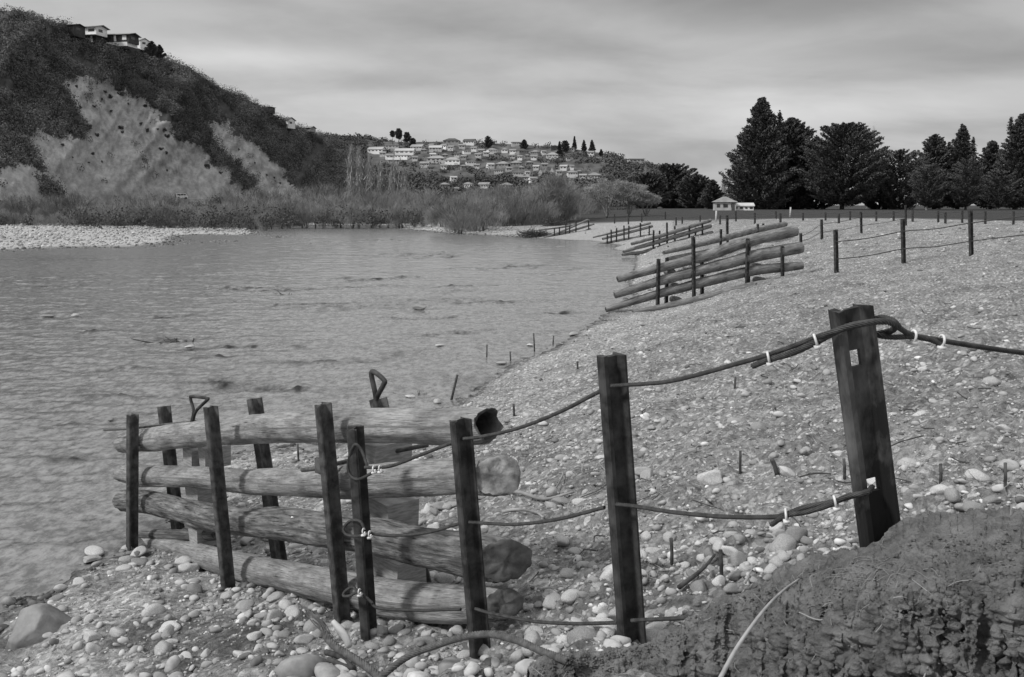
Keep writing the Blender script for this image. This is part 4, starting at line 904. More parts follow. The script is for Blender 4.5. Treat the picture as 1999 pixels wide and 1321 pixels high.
tag(l3, 'dark log with loose bark and a white paper tag'); tag(l1, 'topmost log with a hollow rotten end')
add_log(crib, [crP(242,1041,OFF-.02), crP(300,1043,OFF), crP(360,1044,OFF+.05), crP(418,1041,OFF+.1)], [.02,.045,.05,.055], 33, M_logd, ns=16, ragged=.1)
tg = MB(); c = crP(571,1012,OFF); c = c*(1-.165/np.linalg.norm(c)*1.0); d3 = np.array([dl[0],dl[1],-.1]); d3 /= np.linalg.norm(d3); nn = c/np.linalg.norm(c); uu = np.cross(nn, d3); tg.box(c, (.045,.036,.003), np.stack([d3, uu, nn])); o_ = tg.build('paper_tag', M_paper, crib)
# back posts, spacer blocks, tie rods
for (t, b, off, yw, sc) in (((318,793),(346,1036),.50,R(240),1.0),((494,778),(542,1086),.50,R(240),1.0),((735,779),(822,1140),.48,R(240),1.0)):
    v, f, *_ = rail_mesh(crP(*b, off), crP(*t, off), yw, sc, seed=t[0]); MB().add(v, f).build('rail_post', M_rustG, crib)
BL = [(392,893,22,22,.34),(420,890,14,20,.36),(400,966,26,22,.34),(402,1042,20,19,.3),(745,886,25,24,.36),(760,994,50,28,.40),(778,1112,44,27,.38),(772,884,12,26,.55)]
ax3 = np.stack([np.array([dl[0],dl[1],0]), np.array([nl[0],nl[1],0]), np.array([0,0,1.])])
for i, (x, y, hw, hh, off) in enumerate(BL):
    c = crP(x, y, off); k = c[1]/F; v_ = MB().box([0,0,0], (hw*2*k*1.05, .22, hh*2*k), ax3); vv = np.array(v_.v[0]); vv += np.random.default_rng(i).normal(size=vv.shape)*.006+c
    v_.v = [vv]; v_.build('spacer_block', M_block, crib)
def rod(pts, r, nm='tie_rod', m=M_cable, parent=crib):
    return MB().add(*tube(smoothline(np.array(pts), 5), r, 8)).build(nm, m, parent, True)
rod([crP(204,839,.05), crP(256,836,.06), crP(318,829,.35), crP(382,822,.42)], .011); rod([crP(590,917,-.03), crP(628,912,.0), crP(700,895,.3), crP(835,868,.5)], .014)
MB().box(crP(626,909,-.03), (.07,.04,.09), ax3).build('bolt_plate', M_rustG, crib); MB().box(crP(256,836,.02), (.05,.03,.05), ax3).build('bolt_plate', M_rustG, crib)
def hook(pts, off, r): rod([crP(x, y, off) for x, y in pts], r, 'rod_hook', M_rust)
hook([(376,824),(383,802),(404,781),(403,777),(375,774),(372,778),(378,802),(374,824)], .30, .013)
hook([(733,802),(735,778),(748,752),(750,742),(731,726),(725,730),(732,765),(737,800)], .34, .016)
rod([crP(310,1078,.15), crP(330,1076,.12), crP(334,1084,.1), crP(318,1092,.08)], .010, 'rod_hook')

# ---------------------------------------------------------------- other log cribs
def gcrib(label, logs, posts, blocks=(), rl=.11, m=M_logf, prow=None, tie=()):
    """logs and posts given where they stand; distance comes from the ground under the posts"""
    B = [hit(x, bt) for (x, tp_, bt, bx, *_r) in [(*p, 0) for p in posts]] if False else [hit(p[0], p[2]) for p in posts]
    Bx = np.array(B); A_ = np.vstack([Bx[:,0], np.ones(len(Bx))]).T; kx, c0 = np.linalg.lstsq(A_, Bx[:,1], rcond=None)[0]
    kx = max(-2.2, min(2.2, kx)); c0 = (Bx[:,1]-kx*Bx[:,0]).mean()
    e = empty('log_crib', Bx[len(Bx)//2], label, 'log crib', 'log cribs along the river bank')
    d = np.array([1,kx]); d /= np.linalg.norm(d); n = np.array([-d[1],d[0]]); n = n if n[1] > 0 else -n; o0 = np.array([0,c0])
    def Q(px, py, off):
        a, b_, c = [float(q) for q in ray(px, py)]; o = o0+n*off; k = np.dot(o, n)/(a*n[0]+b_*n[1]); return np.array([a*k,b_*k,c*k])
    for i, (pts, rpx, off) in enumerate(logs):
        P = [Q(x, y, off) for x, y in pts]; add_log(e, P, [r*q[1]/F for r, q in zip(rpx, P)], 40+i*3+len(label), m, ns=14, seg=9)
    for i, (x, tp_, bt, off) in enumerate(posts):
        lean = (bt-tp_)*.03; v, f, *_ = rail_mesh(Q(x, bt, off), Q(x+lean*(-.3 if i % 2 else .6), tp_, off), R(230), 1.0, ncut=3, seed=i); MB().add(v, f).build('rail_post', M_rust, e)
    for (x, y, hw, hh, off) in blocks:
        c = Q(x, y, off); k = c[1]/F; MB().add(*tube([c-np.array([*n,0])*.25, c+np.array([*n,0])*.25], [hh*k]*2, 10)).build('spacer_block', m, e, True)
    return e, Q
gcrib('second log crib, pale round logs rising from the water up the shingle bank',
      [([(1206,545),(1290,522),(1380,499),(1460,470),(1555,450)], (7,9,10,11,11), .15), ([(1200,576),(1300,545),(1400,519),(1480,498),(1565,483)], (7,10,11,12,12), .15),
       ([(1183,604),(1280,575),(1380,549),(1470,528),(1566,518)], (6,8,10,10,8), .15), ([(1236,610),(1330,592),(1440,565),(1520,549),(1580,536)], (5,8,9,9,7), -.12)],
      [(1283,505,608,0),(1354,462,592,0),(1457,465,570,0),(1527,480,552,0),(1300,503,590,.6),(1370,508,577,.6),(1460,455,545,.65)],
      [(1307,530,8,7,.4),(1315,558,8,7,.4),(1319,585,8,7,.4),(1475,520,8,7,.4),(1482,547,8,7,.4)])
gcrib('third log crib, thinner logs just behind the second crib',
      [([(1296,493),(1400,468),(1480,448),(1534,437)], (4,6,6,5), .1), ([(1303,505),(1400,489),(1480,480),(1548,466)], (4,6,6,5), .1), ([(1340,512),(1440,496),(1540,480)], (4,5,5), .1)],
      [(1406,447,503,0),(1352,462,510,0),(1478,437,488,0),(1420,424,496,.5),(1489,436,470,.5)])
gcrib('fourth log crib, low and half fallen beyond the thin-logged crib',
      [([(1233,476),(1300,457),(1387,430)], (3,4,3.5), .1), ([(1217,491),(1290,470),(1387,441)], (3,4.5,4), .1), ([(1240,496),(1310,477),(1390,455)], (3,5,5), .1), ([(1215,497),(1280,488),(1330,476)], (2.5,4,3.5), .1)],
      [(1275,449,484,0),(1302,434,481,0),(1345,441,468,0),(1371,435,462,0),(1287,450,472,.4),(1317,441,463,.4),(1357,444,466,.4)])
gcrib('fifth log crib, thin dark logs standing halfway along the bank',
      [([(1158,463),(1220,448),(1270,435)], (1.6,2.4,2.4), .1), ([(1176,466),(1230,453),(1274,441)], (2.4,2.6,2.6), .1), ([(1160,478),(1220,467),(1276,458)], (1.6,2.5,2.6), .1)],
      [(1185,457,477,0),(1193,448,477,0),(1203,445,472,0),(1218,440,468,0),(1227,440,465,0),(1250,435,463,0),(1267,440,461,0)])
gcrib('farthest log crib, faint dark logs below the bare trees',
      [([(1058,465),(1100,450),(1147,429)], (1.2,2,2), .1), ([(1064,464),(1110,452),(1159,437)], (1.5,2.2,2), .1), ([(1090,462),(1130,455),(1152,447)], (1.4,2.2,2.4), .1), ([(1052,449),(1110,441),(1150,430)], (1.4,2,1.6), .6)],
      [(1082,445,461,0),(1092,443,458,0),(1104,432,458,0),(1112,440,456,0),(1124,431,454,0),(1149,430,448,0)])

# ---------------------------------------------------------------- wire fences
def wfence(label, posts, wires, wr=.012, dark=M_rust, endw=(), rail=True, group='post and wire fences on the bank', pw=.05, mids=()):
    B = [hit(x, b) for x, t, b in posts]; e = empty('wire_fence', B[0], label, 'fence', group); T = []
    for (x, t, b), g in zip(posts, B):
        top = PY(x-.02*(b-t), t, g[1]); T.append(top)
        if rail: v, f, *_ = rail_mesh(g, top, R(225), pw/.05*.95, ncut=3, ext=.3); MB().add(v, f).build('post', dark, e)
        else: MB().add(*tube([g-np.array([0,0,.3]), top], pw, 6)).build('post', dark, e)
    for fr in wires:
        P = []
        for i in range(len(T)):
            q = B[i]+(T[i]-B[i])*fr-np.array([0,.05,0])
            if i: P.append((P[-1]+q)/2-np.array([0,0,.04]))
            P.append(q)
        P += [B[-1]+(T[-1]-B[-1])*fr+(B[-1]-B[-2])*k for k in (1,2) if len(B) > 1] if endw else []
        MB().add(*tube(smoothline(np.array(P), 4), wr, 5)).build('wire', M_rope, e, True)
    return e
wfence('wire fence running right from the second log crib across the bank', [(1632,448,533),(1763,427,515),(1895,410,500)], (.32,.72), .014, endw=(1,), pw=.062)
wfence('short wire fence with two leaning posts behind the second log crib', [(1563,455,480),(1604,428,467),(1681,413,455),(1768,400,440)], (.35,.75), .012, pw=.058)
wfence('long wire fence of small posts along the edge of the dark paddock', [(1200,418,436),(1227,418,438),(1253,416,434),(1299,413,428),(1332,423,437),(1367,420,434),(1406,420,438),(1437,412,432),(1474,415,437),(1515,412,427),(1568,415,430),(1612,414,430),(1660,412,430),(1711,412,432),(1745,412,431),(1782,410,433),(1832,411,434),(1879,410,435),(1924,412,437),(1979,412,438),(2040,412,440)], (.4,.85), .012, rail=False, pw=.075)
wfence('row of loose fence posts on the gravel behind the third crib', [(1320,424,440),(1420,420,452),(1524,416,436),(1638,417,436),(1846,414,436)], (.8,), .008, rail=False, pw=.08)
for x, t, b, s in ((1397,411,433,'left'),(1542,404,424,'right')):
    g = hit(x, b); MB().add(*tube([g-np.array([0,0,.3]), PY(x+1.5, t, g[1])], .075, 8))
    o = MB().add(*tube([g-np.array([0,0,.3]), PY(x+1.5, t, g[1])], .075, 8)).build('marker_post', M_cream, None, True); tag(o, 'white marker post by the paddock, the %s of two before the dark trees' % s, 'post')

# ---------------------------------------------------------------- dark soil bank in front
SB = [(1030,1300,3.62),(1060,1278,3.62),(1110,1262,3.6),(1160,1268,3.6),(1210,1262,3.6),(1270,1250,3.55),(1330,1212,3.42),(1400,1168,3.3),(1460,1150,3.2),(1520,1112,3.1),(1600,1082,3.0),(1660,1068,2.9),(1720,1050,2.86),(1760,1020,2.9),(1830,1010,2.9),(1920,1000,2.82),(1999,990,2.78),(2120,975,2.7),(2400,960,2.6)]
EB = [(1030,1330),(1110,1300),(1160,1296),(1270,1278),(1330,1250),(1400,1205),(1500,1172),(1600,1180),(1700,1160),(1850,1140),(1999,1118),(2400,1080)]
nxs = 1000; xs = np.linspace(1030, 2400, nxs)
sp = np.interp(xs, [q[0] for q in SB], [q[1] for q in SB])+5*pn2(xs*.03, xs*0, 81)+3*pn2(xs*.09, xs*0, 82); sY = np.interp(xs, [q[0] for q in SB], [q[2] for q in SB]); ep = np.interp(xs, [q[0] for q in EB], [q[1] for q in EB])+10*pn2(xs*.02, xs*0, 83)+5*pn2(xs*.07, xs*0, 84)
S = PY(xs, sp, sY); E = PZ(xs, ep, S[:,2]-.03); E[:,1] = np.minimum(E[:,1], S[:,1]-.06)
prof = []
dirx = S[:,0]/S[:,1]
def off(Pt, dy, dz_): q = Pt.copy(); q[:,1] += dy; q[:,0] += dirx*dy; q[:,2] += dz_; return q
key = [off(S,.75,-1.1), off(S,.38,-.42), off(S,.14,-.13), S]
for k in (.25,.5,.75): key.append(S*(1-k)+E*k)
key += [E, off(E,-.05,-.05), off(E,-.07,-.15), off(E,-.07,-.32), off(E,-.14,-.55), off(E,-.25,-1.0)]
K = np.stack(key); ks = np.arange(len(K)); rs = np.concatenate([np.linspace(0,3,60,endpoint=False), np.linspace(3,7,210,endpoint=False), np.linspace(7,12,200)])
Kq = np.stack([np.stack([np.interp(rs, ks, K[:,i,c]) for i in range(nxs)], 1) for c in range(3)], -1)
X_, Y_, Z_ = Kq[...,0], Kq[...,1], Kq[...,2]; nr = len(rs)
gu = np.gradient(Kq, axis=1); gv = np.gradient(Kq, axis=0); nrm = np.cross(gu, gv); nrm /= np.linalg.norm(nrm, axis=-1, keepdims=True)+1e-9; nrm *= np.sign(nrm[...,2:3]+.3*-nrm[...,1:2]+1e-6)
for _ in range(3):
    nrm[1:-1] = (nrm[:-2]+nrm[1:-1]+nrm[2:])/3
dsp = 0
face = sstep(rs, 6.6, 7.6)[:,None]
for fq, am, sd in ((5,.024,91),(12,.016,92),(26,.012,93),(55,.009,94),(110,.005,95)): dsp = dsp+am*(.75+.9*face)*pn3(X_*fq, Y_*fq, Z_*fq, sd)
dsp = dsp-.022*face*np.clip(pn3(X_*7, Y_*7, Z_*11, 96)-.15, 0, 1)*2
Kq = Kq+nrm*dsp[...,None]; i = np.arange(nr-1)[:,None]*nxs; j = np.arange(nxs-1)[None]
tag(link('soil_bank', fast_mesh('soil_bank', Kq.reshape(-1,3), np.stack([i+j, i+j+1, i+nxs+j+1, i+nxs+j], -1).reshape(-1,4), M_soil, True)), kind='structure')
# stalks on and in the soil bank
rs_ = np.random.default_rng(321); mb = MB()
for k in range(150):
    r0 = int(rs_.integers(45, nr-40)); c0_ = int(rs_.integers(20, 760)); q = Kq[r0, c0_]; nv = nrm[r0, c0_]; d = rs_.normal(size=3); d -= nv*np.dot(d, nv)*.8; d /= np.linalg.norm(d); Ln = rs_.uniform(.012,.06)*(2.4 if k % 12 == 0 else 1)
    mb.add(*tube(smoothline([q+nv*.002, q+d*Ln*.5+nv*rs_.uniform(.004,.02), q+d*Ln+nv*rs_.uniform(-.004,.02)], 3), rs_.uniform(.0005,.0011), 4))
for k in range(26):     # a tuft of dry grass lying on the top
    q = PY(1705+rs_.normal()*34, 1120+rs_.normal()*13, 2.56); d = np.array([1,.25,.05])*rs_.choice([-1,1])+rs_.normal(size=3)*np.array([.5,.7,.08]); d /= np.linalg.norm(d)
    mb.add(*tube(smoothline([q, q+d*.03+np.array([0,0,.004]), q+d*rs_.uniform(.04,.09)], 3), .0008, 4))
o = mb.build('dry_stalks', M_straw, None); tag(o, kind='stuff')

# ---------------------------------------------------------------- stones
def ico(sub):
    bm = bmesh.new(); bmesh.ops.create_icosphere(bm, subdivisions=sub, radius=1); v = np.array([q.co[:] for q in bm.verts]); f = np.array([[w.index for w in q.verts] for q in bm.faces]); bm.free(); return v, f
def stone_shape(sub, seed, ang=.5):
    v, f = ico(sub); r = np.random.default_rng(seed)
    for k in range(7):                                        # planes that shave it flat
        n = r.normal(size=3); n /= np.linalg.norm(n); d = r.uniform(.55,.85); s = v @ n; v = v-np.outer(np.maximum(s-d, 0)*(.55+ang*.45), n)
    v = v*(1+.13*pn3(v[:,0]*1.3, v[:,1]*1.3, v[:,2]*1.3, seed)[:,None]+.05*pn3(v[:,0]*3.5, v[:,1]*3.5, v[:,2]*3.5, seed+1)[:,None]); v = v*np.array([1, r.uniform(.62,.9), r.uniform(.42,.66)])
    return v, f
SH2 = [stone_shape(3, 700+k, .2+.8*(k % 3)/2) for k in range(14)]; SH1 = [stone_shape(2, 700+k, .2) for k in range(14)]; SH0 = [stone_shape(1, 700+k, .2) for k in range(8)]
def clod_shape(seed):
    v, f = ico(2); v = v*(1+.42*pn3(*(v.T*1.7), seed)[:,None]+.3*pn3(*(v.T*4), seed+3)[:,None]); return v*np.array([1,.85,.6]), f
CLD = [clod_shape(50+k) for k in range(8)]
def rotm(r, n):
    a = r.uniform(0, 2*math.pi, n); t1 = r.normal(size=n)*.22; t2 = r.normal(size=n)*.22
    ca, sa = np.cos(a), np.sin(a); Rz = np.zeros((n,3,3)); Rz[:,0,0] = ca; Rz[:,0,1] = -sa; Rz[:,1,0] = sa; Rz[:,1,1] = ca; Rz[:,2,2] = 1
    Rx = np.zeros((n,3,3)); Rx[:,0,0] = 1; Rx[:,1,1] = np.cos(t1); Rx[:,1,2] = -np.sin(t1); Rx[:,2,1] = np.sin(t1); Rx[:,2,2] = np.cos(t1)
    Ry = np.zeros((n,3,3)); Ry[:,1,1] = 1; Ry[:,0,0] = np.cos(t2); Ry[:,0,2] = np.sin(t2); Ry[:,2,0] = -np.sin(t2); Ry[:,2,2] = np.cos(t2)
    return Rz @ Rx @ Ry, a, t1, t2
r = np.random.default_rng(55)
def scatter(n, y0, y1, smin, smax, pw, lowonly=1.0, u0=-.62, u1=.62, uniform=False):
    Y = (np.sqrt(r.uniform(y0**2, y1**2, n)) if uniform else np.exp(r.uniform(math.log(y0), math.log(y1), n))); X = r.uniform(u0, u1, n)*Y
    Z = ground_z(X, Y); s = smin+(smax-smin)*r.uniform(0,1,n)**pw; h = Z-WL
    cob = 1-sstep(h, .25, 1.0)*sstep(Y, 4, 6); patch = sstep(pn2(X*1.3, Y*1.3, 15), -.3, .25); dens = .16+.84*np.maximum(cob, 0)*(.25+.75*patch)
    near = (1-sstep(X/Y, .06, .2)) if y1 < 8 else 1
    ok = (h > -.06-.02*s) & (r.uniform(0,1,n) < np.clip(dens*lowonly+(1-lowonly), 0, 1)) & (Y < grass_line(X, Y)-2)
    ok &= ~((X/Y > .03) & (Y < 3.7))
    return X[ok], Y[ok], Z[ok], s[ok]
def keepout(X, Y, s):
    return np.ones(len(X), bool)
sets = [scatter(8500, 3.6, 11, .012, .048, 2.4), scatter(1500, 3.8, 10, .03, .085, 2.6), scatter(22000, 3.6, 16, .006, .018, 1.6, .8), scatter(15000, 9, 45, .016, .06, 3.0, .9),
        scatter(9000, 30, 100, .04, .12, 2.0, .8), scatter(260, 5, 40, .04, .09, 3.0, .3), scatter(7000, 60, 125, .08, .22, 2.0, 0, -.62, -.0, True), scatter(5000, 4.5, 12, .008, .024, 2, .3, .0, .62)]
X = np.concatenate([q[0] for q in sets]); Y = np.concatenate([q[1] for q in sets]); Z = np.concatenate([q[2] for q in sets]); s = np.concatenate([q[3] for q in sets])
nst = len(np.concatenate([q[0] for q in sets]))
# clods of dry earth all over the bank
nC = 95000; Yc_ = np.exp(r.uniform(math.log(3.8), math.log(60), nC)); Xc_ = r.uniform(-.62, .62, nC)*Yc_; Zc_ = ground_z(Xc_, Yc_); Sc_ = r.uniform(.006,.020,nC)*r.uniform(.6,1.4,nC)+.0011*Yc_*r.uniform(.5,1.2,nC)
ok = (Zc_ > WL+.25+.25*pn2(Xc_*1.1,Yc_*1.1,14)) & (Yc_ < grass_line(Xc_,Yc_)-2) & ~((Xc_/Yc_ > .03) & (Yc_ < 3.9)); sets.append((Xc_[ok],Yc_[ok],Zc_[ok]-.2*Sc_[ok],Sc_[ok]))
# a few particular ones placed by hand: x, y, half-width in px
HAND = [(485,1198,22),(498,1240,20),(1110,1120,22),(1745,1132,0),(860,990,0),(592,1300,62),(640,1310,40),(950,1262,40),(830,1250,26),(640,1235,0),(700,1250,0),(740,1240,0),(905,1310,0),(1460,1120,22),(1528,1062,36),(1610,1075,18),(1260,1045,18),(1440,1090,24),(1390,930,34),(1640,1060,14),
        (1560,940,10),(370,1105,22),(445,1160,18),(300,1190,26),(480,1180,24),(250,1090,18),(270,1080,22),(190,1100,16),(120,1150,16),(90,1165,14),(380,1150,20),(330,1230,20),(180,1240,24),(230,1235,22),(540,1165,22),(1650,1072,16),(845,1045,18),(870,1130,26),(1080,1170,28),(850,1000,16),(855,990,18),(1125,1075,20),(1100,1060,20)]
hx = []
for (x, y, hw) in HAND:
    if not hw: continue
    g = hit(x, y+hw*.3); hx.append((g[0], g[1], g[2], hw*g[1]/F))
hx = np.array(hx); X = np.concatenate([X, hx[:,0]]); Y = np.concatenate([Y, hx[:,1]]); Z = np.concatenate([Z, hx[:,2]]); s = np.concatenate([s, hx[:,3]])
Rm, ra, t1, t2 = rotm(r, len(X)); tn = np.clip(r.normal(.27, .09, len(X)), .10, .55); tn[nst:len(X)-len(hx)] = np.clip(r.normal(.24, .065, len(X)-len(hx)-nst), .08, .5); tn *= 1.0*(1-.0*s); tn = tn*np.where(Z < WL+.04, .45, 1.0)
vis = s/Y*(~((np.arange(len(X)) >= nst) & (np.arange(len(X)) < len(X)-len(hx))))*(np.abs(X/Y) < .51)*((Z/Y) > -.475)*(~((X/Y > .03) & (Y < 3.9)))
top = np.argsort(-vis)[:300]; rest = np.ones(len(X), bool); rest[top] = False
smeshes = [fast_mesh('river_stone', v, f, M_stoneI, True) for v, f in SH2]
for k in top:
    me = smeshes[k % 14]; o = link('river_stone', me, None, (X[k], Y[k], Z[k]+s[k]*.18)); o.scale = (s[k],)*3; o.rotation_euler = (t1[k], t2[k], ra[k])
    lo = Z[k]-WL < .55 or Y[k] < 7 and X[k]/Y[k] < .05
    kk_ = Y[k]*CP-Z[k]*SP; qx = 999.5+F*X[k]/kk_; qy = 660.5-F*(Z[k]*CP+Y[k]*SP)/kk_
    if lo:
        wh = ('around the big grey boulder' if qx < 260 and qy > 1160 else 'at the river end of the lowest log' if qx < 260 else 'in front of the lowest log, left of its second post' if qx < 440 and qy < 1200 else 'below the lowest log of the near crib' if qx < 620 and qy < 1240
              else 'between the boulder and the frayed cable' if qx < 640 else 'around the foot of the narrow post' if qx < 800 else 'around the foot of the third post' if qx < 1000 else 'between the third post and the second nearest post' if qx < 1190 else 'between the second nearest post and the dark soil bank')
        tag(o, 'rounded river cobble ' + wh, 'stone', 'river cobbles ' + wh)
    else:
        wh = ('between the two nearest posts' if 1230 < qx < 1640 and qy > 700 else 'right of the nearest post' if qx >= 1640 and qy > 560 else 'between the third post and the second nearest post' if 930 < qx <= 1230 and qy > 700 else 'on the slope behind the nearest cables' if qy > 560 else 'far up by the second crib')
        tag(o, 'loose stone half sunk in rough ground ' + wh, 'stone', 'stones half sunk ' + wh)
vv = []; ff = []; tt_ = []; nbase = 0
idx = np.where(rest)[0]; iscl = (np.arange(len(X)) >= nst) & (np.arange(len(X)) < len(X)-len(hx)); big = (s/Y > .0045)
for shapes, selm in ((SH1, big & ~iscl), (SH0, ~big & ~(iscl & (Y < 14))), (CLD, iscl & ((Y < 14) | big))):
    for k, (v, f) in enumerate(shapes):
        q = idx[(idx % len(shapes) == k) & selm[idx]]
        if not len(q): continue
        P = np.einsum('nij,vj->nvi', Rm[q], v)*s[q,None,None]+np.stack([X[q],Y[q],Z[q]+s[q]*.2], -1)[:,None]
        vv.append(P.reshape(-1,3)); F_ = f[None]+(np.arange(len(q))*len(v))[:,None,None]; ff.append(F_.reshape(-1,3)+nbase); nbase += P.shape[0]*P.shape[1]; tt_.append(np.repeat(tn[q], len(v)))
tag(link('gravel', fast_mesh('gravel', np.concatenate(vv), np.concatenate(ff), M_stone, True, tone=np.concatenate(tt_))), kind='stuff')
print('stones', len(X), 'tris', sum(len(q) for q in ff))
# the big boulder at lower left
v, f = ico(5); rB = np.random.default_rng(12)
for n_, d in (((-.3,-.55,.75),.80),((.75,-.45,.5),.78),((-.9,-.2,.35),.76),((.3,-.95,.1),.78),((.55,.2,.8),.84),((.95,.1,-.2),.88),((-.5,-.8,-.1),.85)):
    n_ = np.array(n_)/np.linalg.norm(n_); q = v @ n_; v = v-np.outer(np.maximum(q-d, 0)*.9, n_)
v = v*(1+.06*pn3(*(v.T*1.5), 5)[:,None]+.02*pn3(*(v.T*6), 6)[:,None]+.006*pn3(*(v.T*22), 7)[:,None]); g = PY(66,1292,6.3)
v = v*np.array([.235,.23,.245])+g+np.array([0,.1,.10]); tag(MB().add(v, [f]).build('boulder', M_boulder, None, True), 'big smooth grey boulder, the largest stone, at the cobbled water edge', 'boulder')
# stones standing in the river
for i, (x, y, hw, lb) in enumerate(((92,620,11,'pale flat stone alone in the river toward the left bank'),(371,679,10,'pale stone in the river beside a snag of branches'),(820,604,14,'flat pale stone breaking the water in mid river'),
        (858,676,9,'small dark stone in the river close to the right bank'),(216,820,8,'small pale stone in the river beyond the crib end'),(800,776,9,'pale stone in the shallows right of the rod hook'),(855,786,12,'flat stone at the shallow edge beside the leaning rod'),
        (148,618,9,'low wet rock barely above the river right of the pale flat stone'),(180,1096,20,'wet flat slab in the water at the end of the lowest log'),(185,1082,24,'square wet stone in the shallows beside the crib post'),(262,705,0,''),(1035,675,8,'stone standing in the shallows near two thin stakes'),(980,710,9,'stone in the shallows where the cobble shore bends'),(1120,655,12,'stone at the water edge below the second crib'))):
    if not hw: continue
    p = PZ(x, y, WL); sc = 1.35*hw*p[1]/F; o = link('river_rock', smeshes[i], None, V(p+np.array([0,0,sc*.22]))); o.scale = (sc,sc*.8,sc*.5); o.rotation_euler = (0,0,i*1.3); tag(o, lb, 'stone')
# twiggy snags in the river
for i, (x, y, w_, lb) in enumerate(((335,668,26,'snag of dark branches caught beside the pale stone in mid river'),(540,590,9,'small dark twig snag in mid river'),(570,574,13,'low dark snag in a ripple line upstream'),(824,768,14,'forked dark twig snag in the shallows near the leaning rod'),(664,768,6,'tiny dark twig standing in the river left of the rod hook'))):
    p = PZ(x, y, WL); sc = 1.9*w_*p[1]/F; b = MB(); r_ = np.random.default_rng(i)
    for k in range(14 if w_ > 10 else 6):
        d = r_.normal(size=3)*np.array([1,.5,.3]); d[2] = abs(d[2]); st = p+np.array([r_.normal()*sc*.4,0,-.05]); b.add(*tube(smoothline([st, st+d*sc*.3, st+d*sc*.55+np.array([0,0,.02])], 3), [sc*.035]*4+[sc*.02]*(3), 5))
    tag(b.build('snag', M_dstick, None, True), lb, 'snag')

# ---------------------------------------------------------------- stakes, sticks, cable on the ground
STK = [(950,672,712,'thin stake at the shoreline bend, left of the two near the shallows'),(997,686,706,'short stake just right of the shoreline bend stake'),(1044,650,690,'thin stake in shallow shingle, left of a pair'),(1079,655,677,'short thin stake right of its pair in the shingle'),
       (583,866,902,'thin stake seen under the top log of the near crib'),(1004,788,812,'short stake above the hollow end of the top log'),(1445,880,926,'short stake in rough ground midway between the two nearest posts'),(1650,895,940,'stake half hidden by the left edge of the nearest post'),
       (1838,905,941,'short stake right of the nearest post, left of a pair'),(1963,903,962,'thick stake farthest right, beside a dark hollow'),(1313,1050,1102,'stake in the stones just right of the second nearest post'),(1410,1073,1134,'stake standing beside the white flat stone'),
       (1434,735,760,'small stake high on the bank below the second crib'),(1128,705,720,'tiny stake on the slope below the crib shore'),(1700,640,0,'')]
for i, (x, t, b, lb) in enumerate(STK):
    if not b: continue
    g = hit(x, b); tp_ = PY(x-(b-t)*.06+(3 if i % 3 == 0 else 0), t, g[1]); wd = max(.009, min(.014, 4.2*g[1]/F/2))
    tag(MB().add(*tube([g-np.array([0,0,.15]), (g+tp_)/2, tp_], wd, 6)).build('iron_stake', M_rustG, None, True), lb, 'stake', 'iron stakes in the bank')
g = hit(877, 786); tag(MB().add(*tube([g-np.array([0,0,.1]), PY(893,731,g[1]+.1)], .018, 6)).build('leaning_rod', M_rust, None, True), 'leaning dark rod at the water edge above the near crib', 'rod')
g = hit(1518, 930); tag(MB().add(*tube(smoothline([g, PY(1512,908,g[1]), PY(1506,896,g[1])], 3), .014, 6)).build('broken_stick', M_dstick, None, True), 'short bent dark stick in rough ground left of the nearest post', 'stick')
tag(MB().add(*tube(smoothline([PY(1395,1345,2.25), PY(1440,1262,2.45), PY(1492,1190,2.62), PY(1530,1152,2.78), PY(1560,1130,2.9)], 5), np.linspace(.0062,.0032,21), 7)).build('pale_stick', M_stick, None, True), 'long pale bent stick leaning on the dark soil bank', 'stick')
tag(MB().add(*tube(smoothline([PY(1795,1345,2.3), PY(1815,1285,2.36), PY(1812,1225,2.4)], 5), .0022, 5)).build('root', M_straw, None, True), 'thin pale root hanging on the face of the dark soil bank', 'root')
o = MB()
for t in rope([PY(*q) for q in ((735,1330,4.25),(790,1285,4.35),(850,1260,4.3),(910,1242,4.15),(960,1238,4.02),(1010,1250,3.85),(1060,1272,3.68),(1110,1290,3.5))], .0165, 6, .11): o.add(*t)
ob = o.build('buried_cable', M_cable, None, True); tag(ob, 'thick twisted steel cable arching over the ground into the dark soil bank', 'cable')
o = MB()
for t in rope([PY(*q) for q in ((632,1235,4.7),(655,1262,4.6),(700,1290,4.45),(745,1325,4.3),(780,1360,4.1))], .020, 6, .12): o.add(*t)
for k in range(9):
    r_ = np.random.default_rng(k+40); x = 632+r_.uniform(-6,8); y = 1234+r_.uniform(-6,6); L_ = r_.uniform(.3,1.1)
    o.add(*tube(smoothline([PY(x+6, y+8, 4.68), PY(x-16*L_+r_.normal()*5, y-24*L_, 4.72), PY(x-46*L_+r_.normal()*5, y-56*L_, 4.8)], 4), .0035, 4))
tag(o.build('frayed_cable', M_cable, None, True), 'thick cable with a frayed end sticking up left of the narrow post', 'cable')
tag(MB().add(*tube(smoothline([PY(650,1212,4.9), PY(672,1240,4.85), PY(682,1262,4.8)], 4), [.012,.016,.02,.022,.022,.021,.02,.018,.016], 7)).build('split_stick', M_cream, None, True), 'white split stick beside the frayed cable end', 'stick')
b = MB(); g = hit(640,1300)
b.add(*tube(smoothline([hit(637,1285)+np.array([0,0,.03]), hit(665,1300)+np.array([0,0,.04]), hit(690,1316)+np.array([0,0,.02])], 4), .016, 7)); b.add(*tube(smoothline([hit(690,1316)+np.array([0,0,.02]), hit(640,1312)+np.array([0,0,.05])], 4), .013, 7))
tag(b.build('forked_stick', M_dstick, None, True), 'dark forked stick among stones below the frayed cable', 'stick')
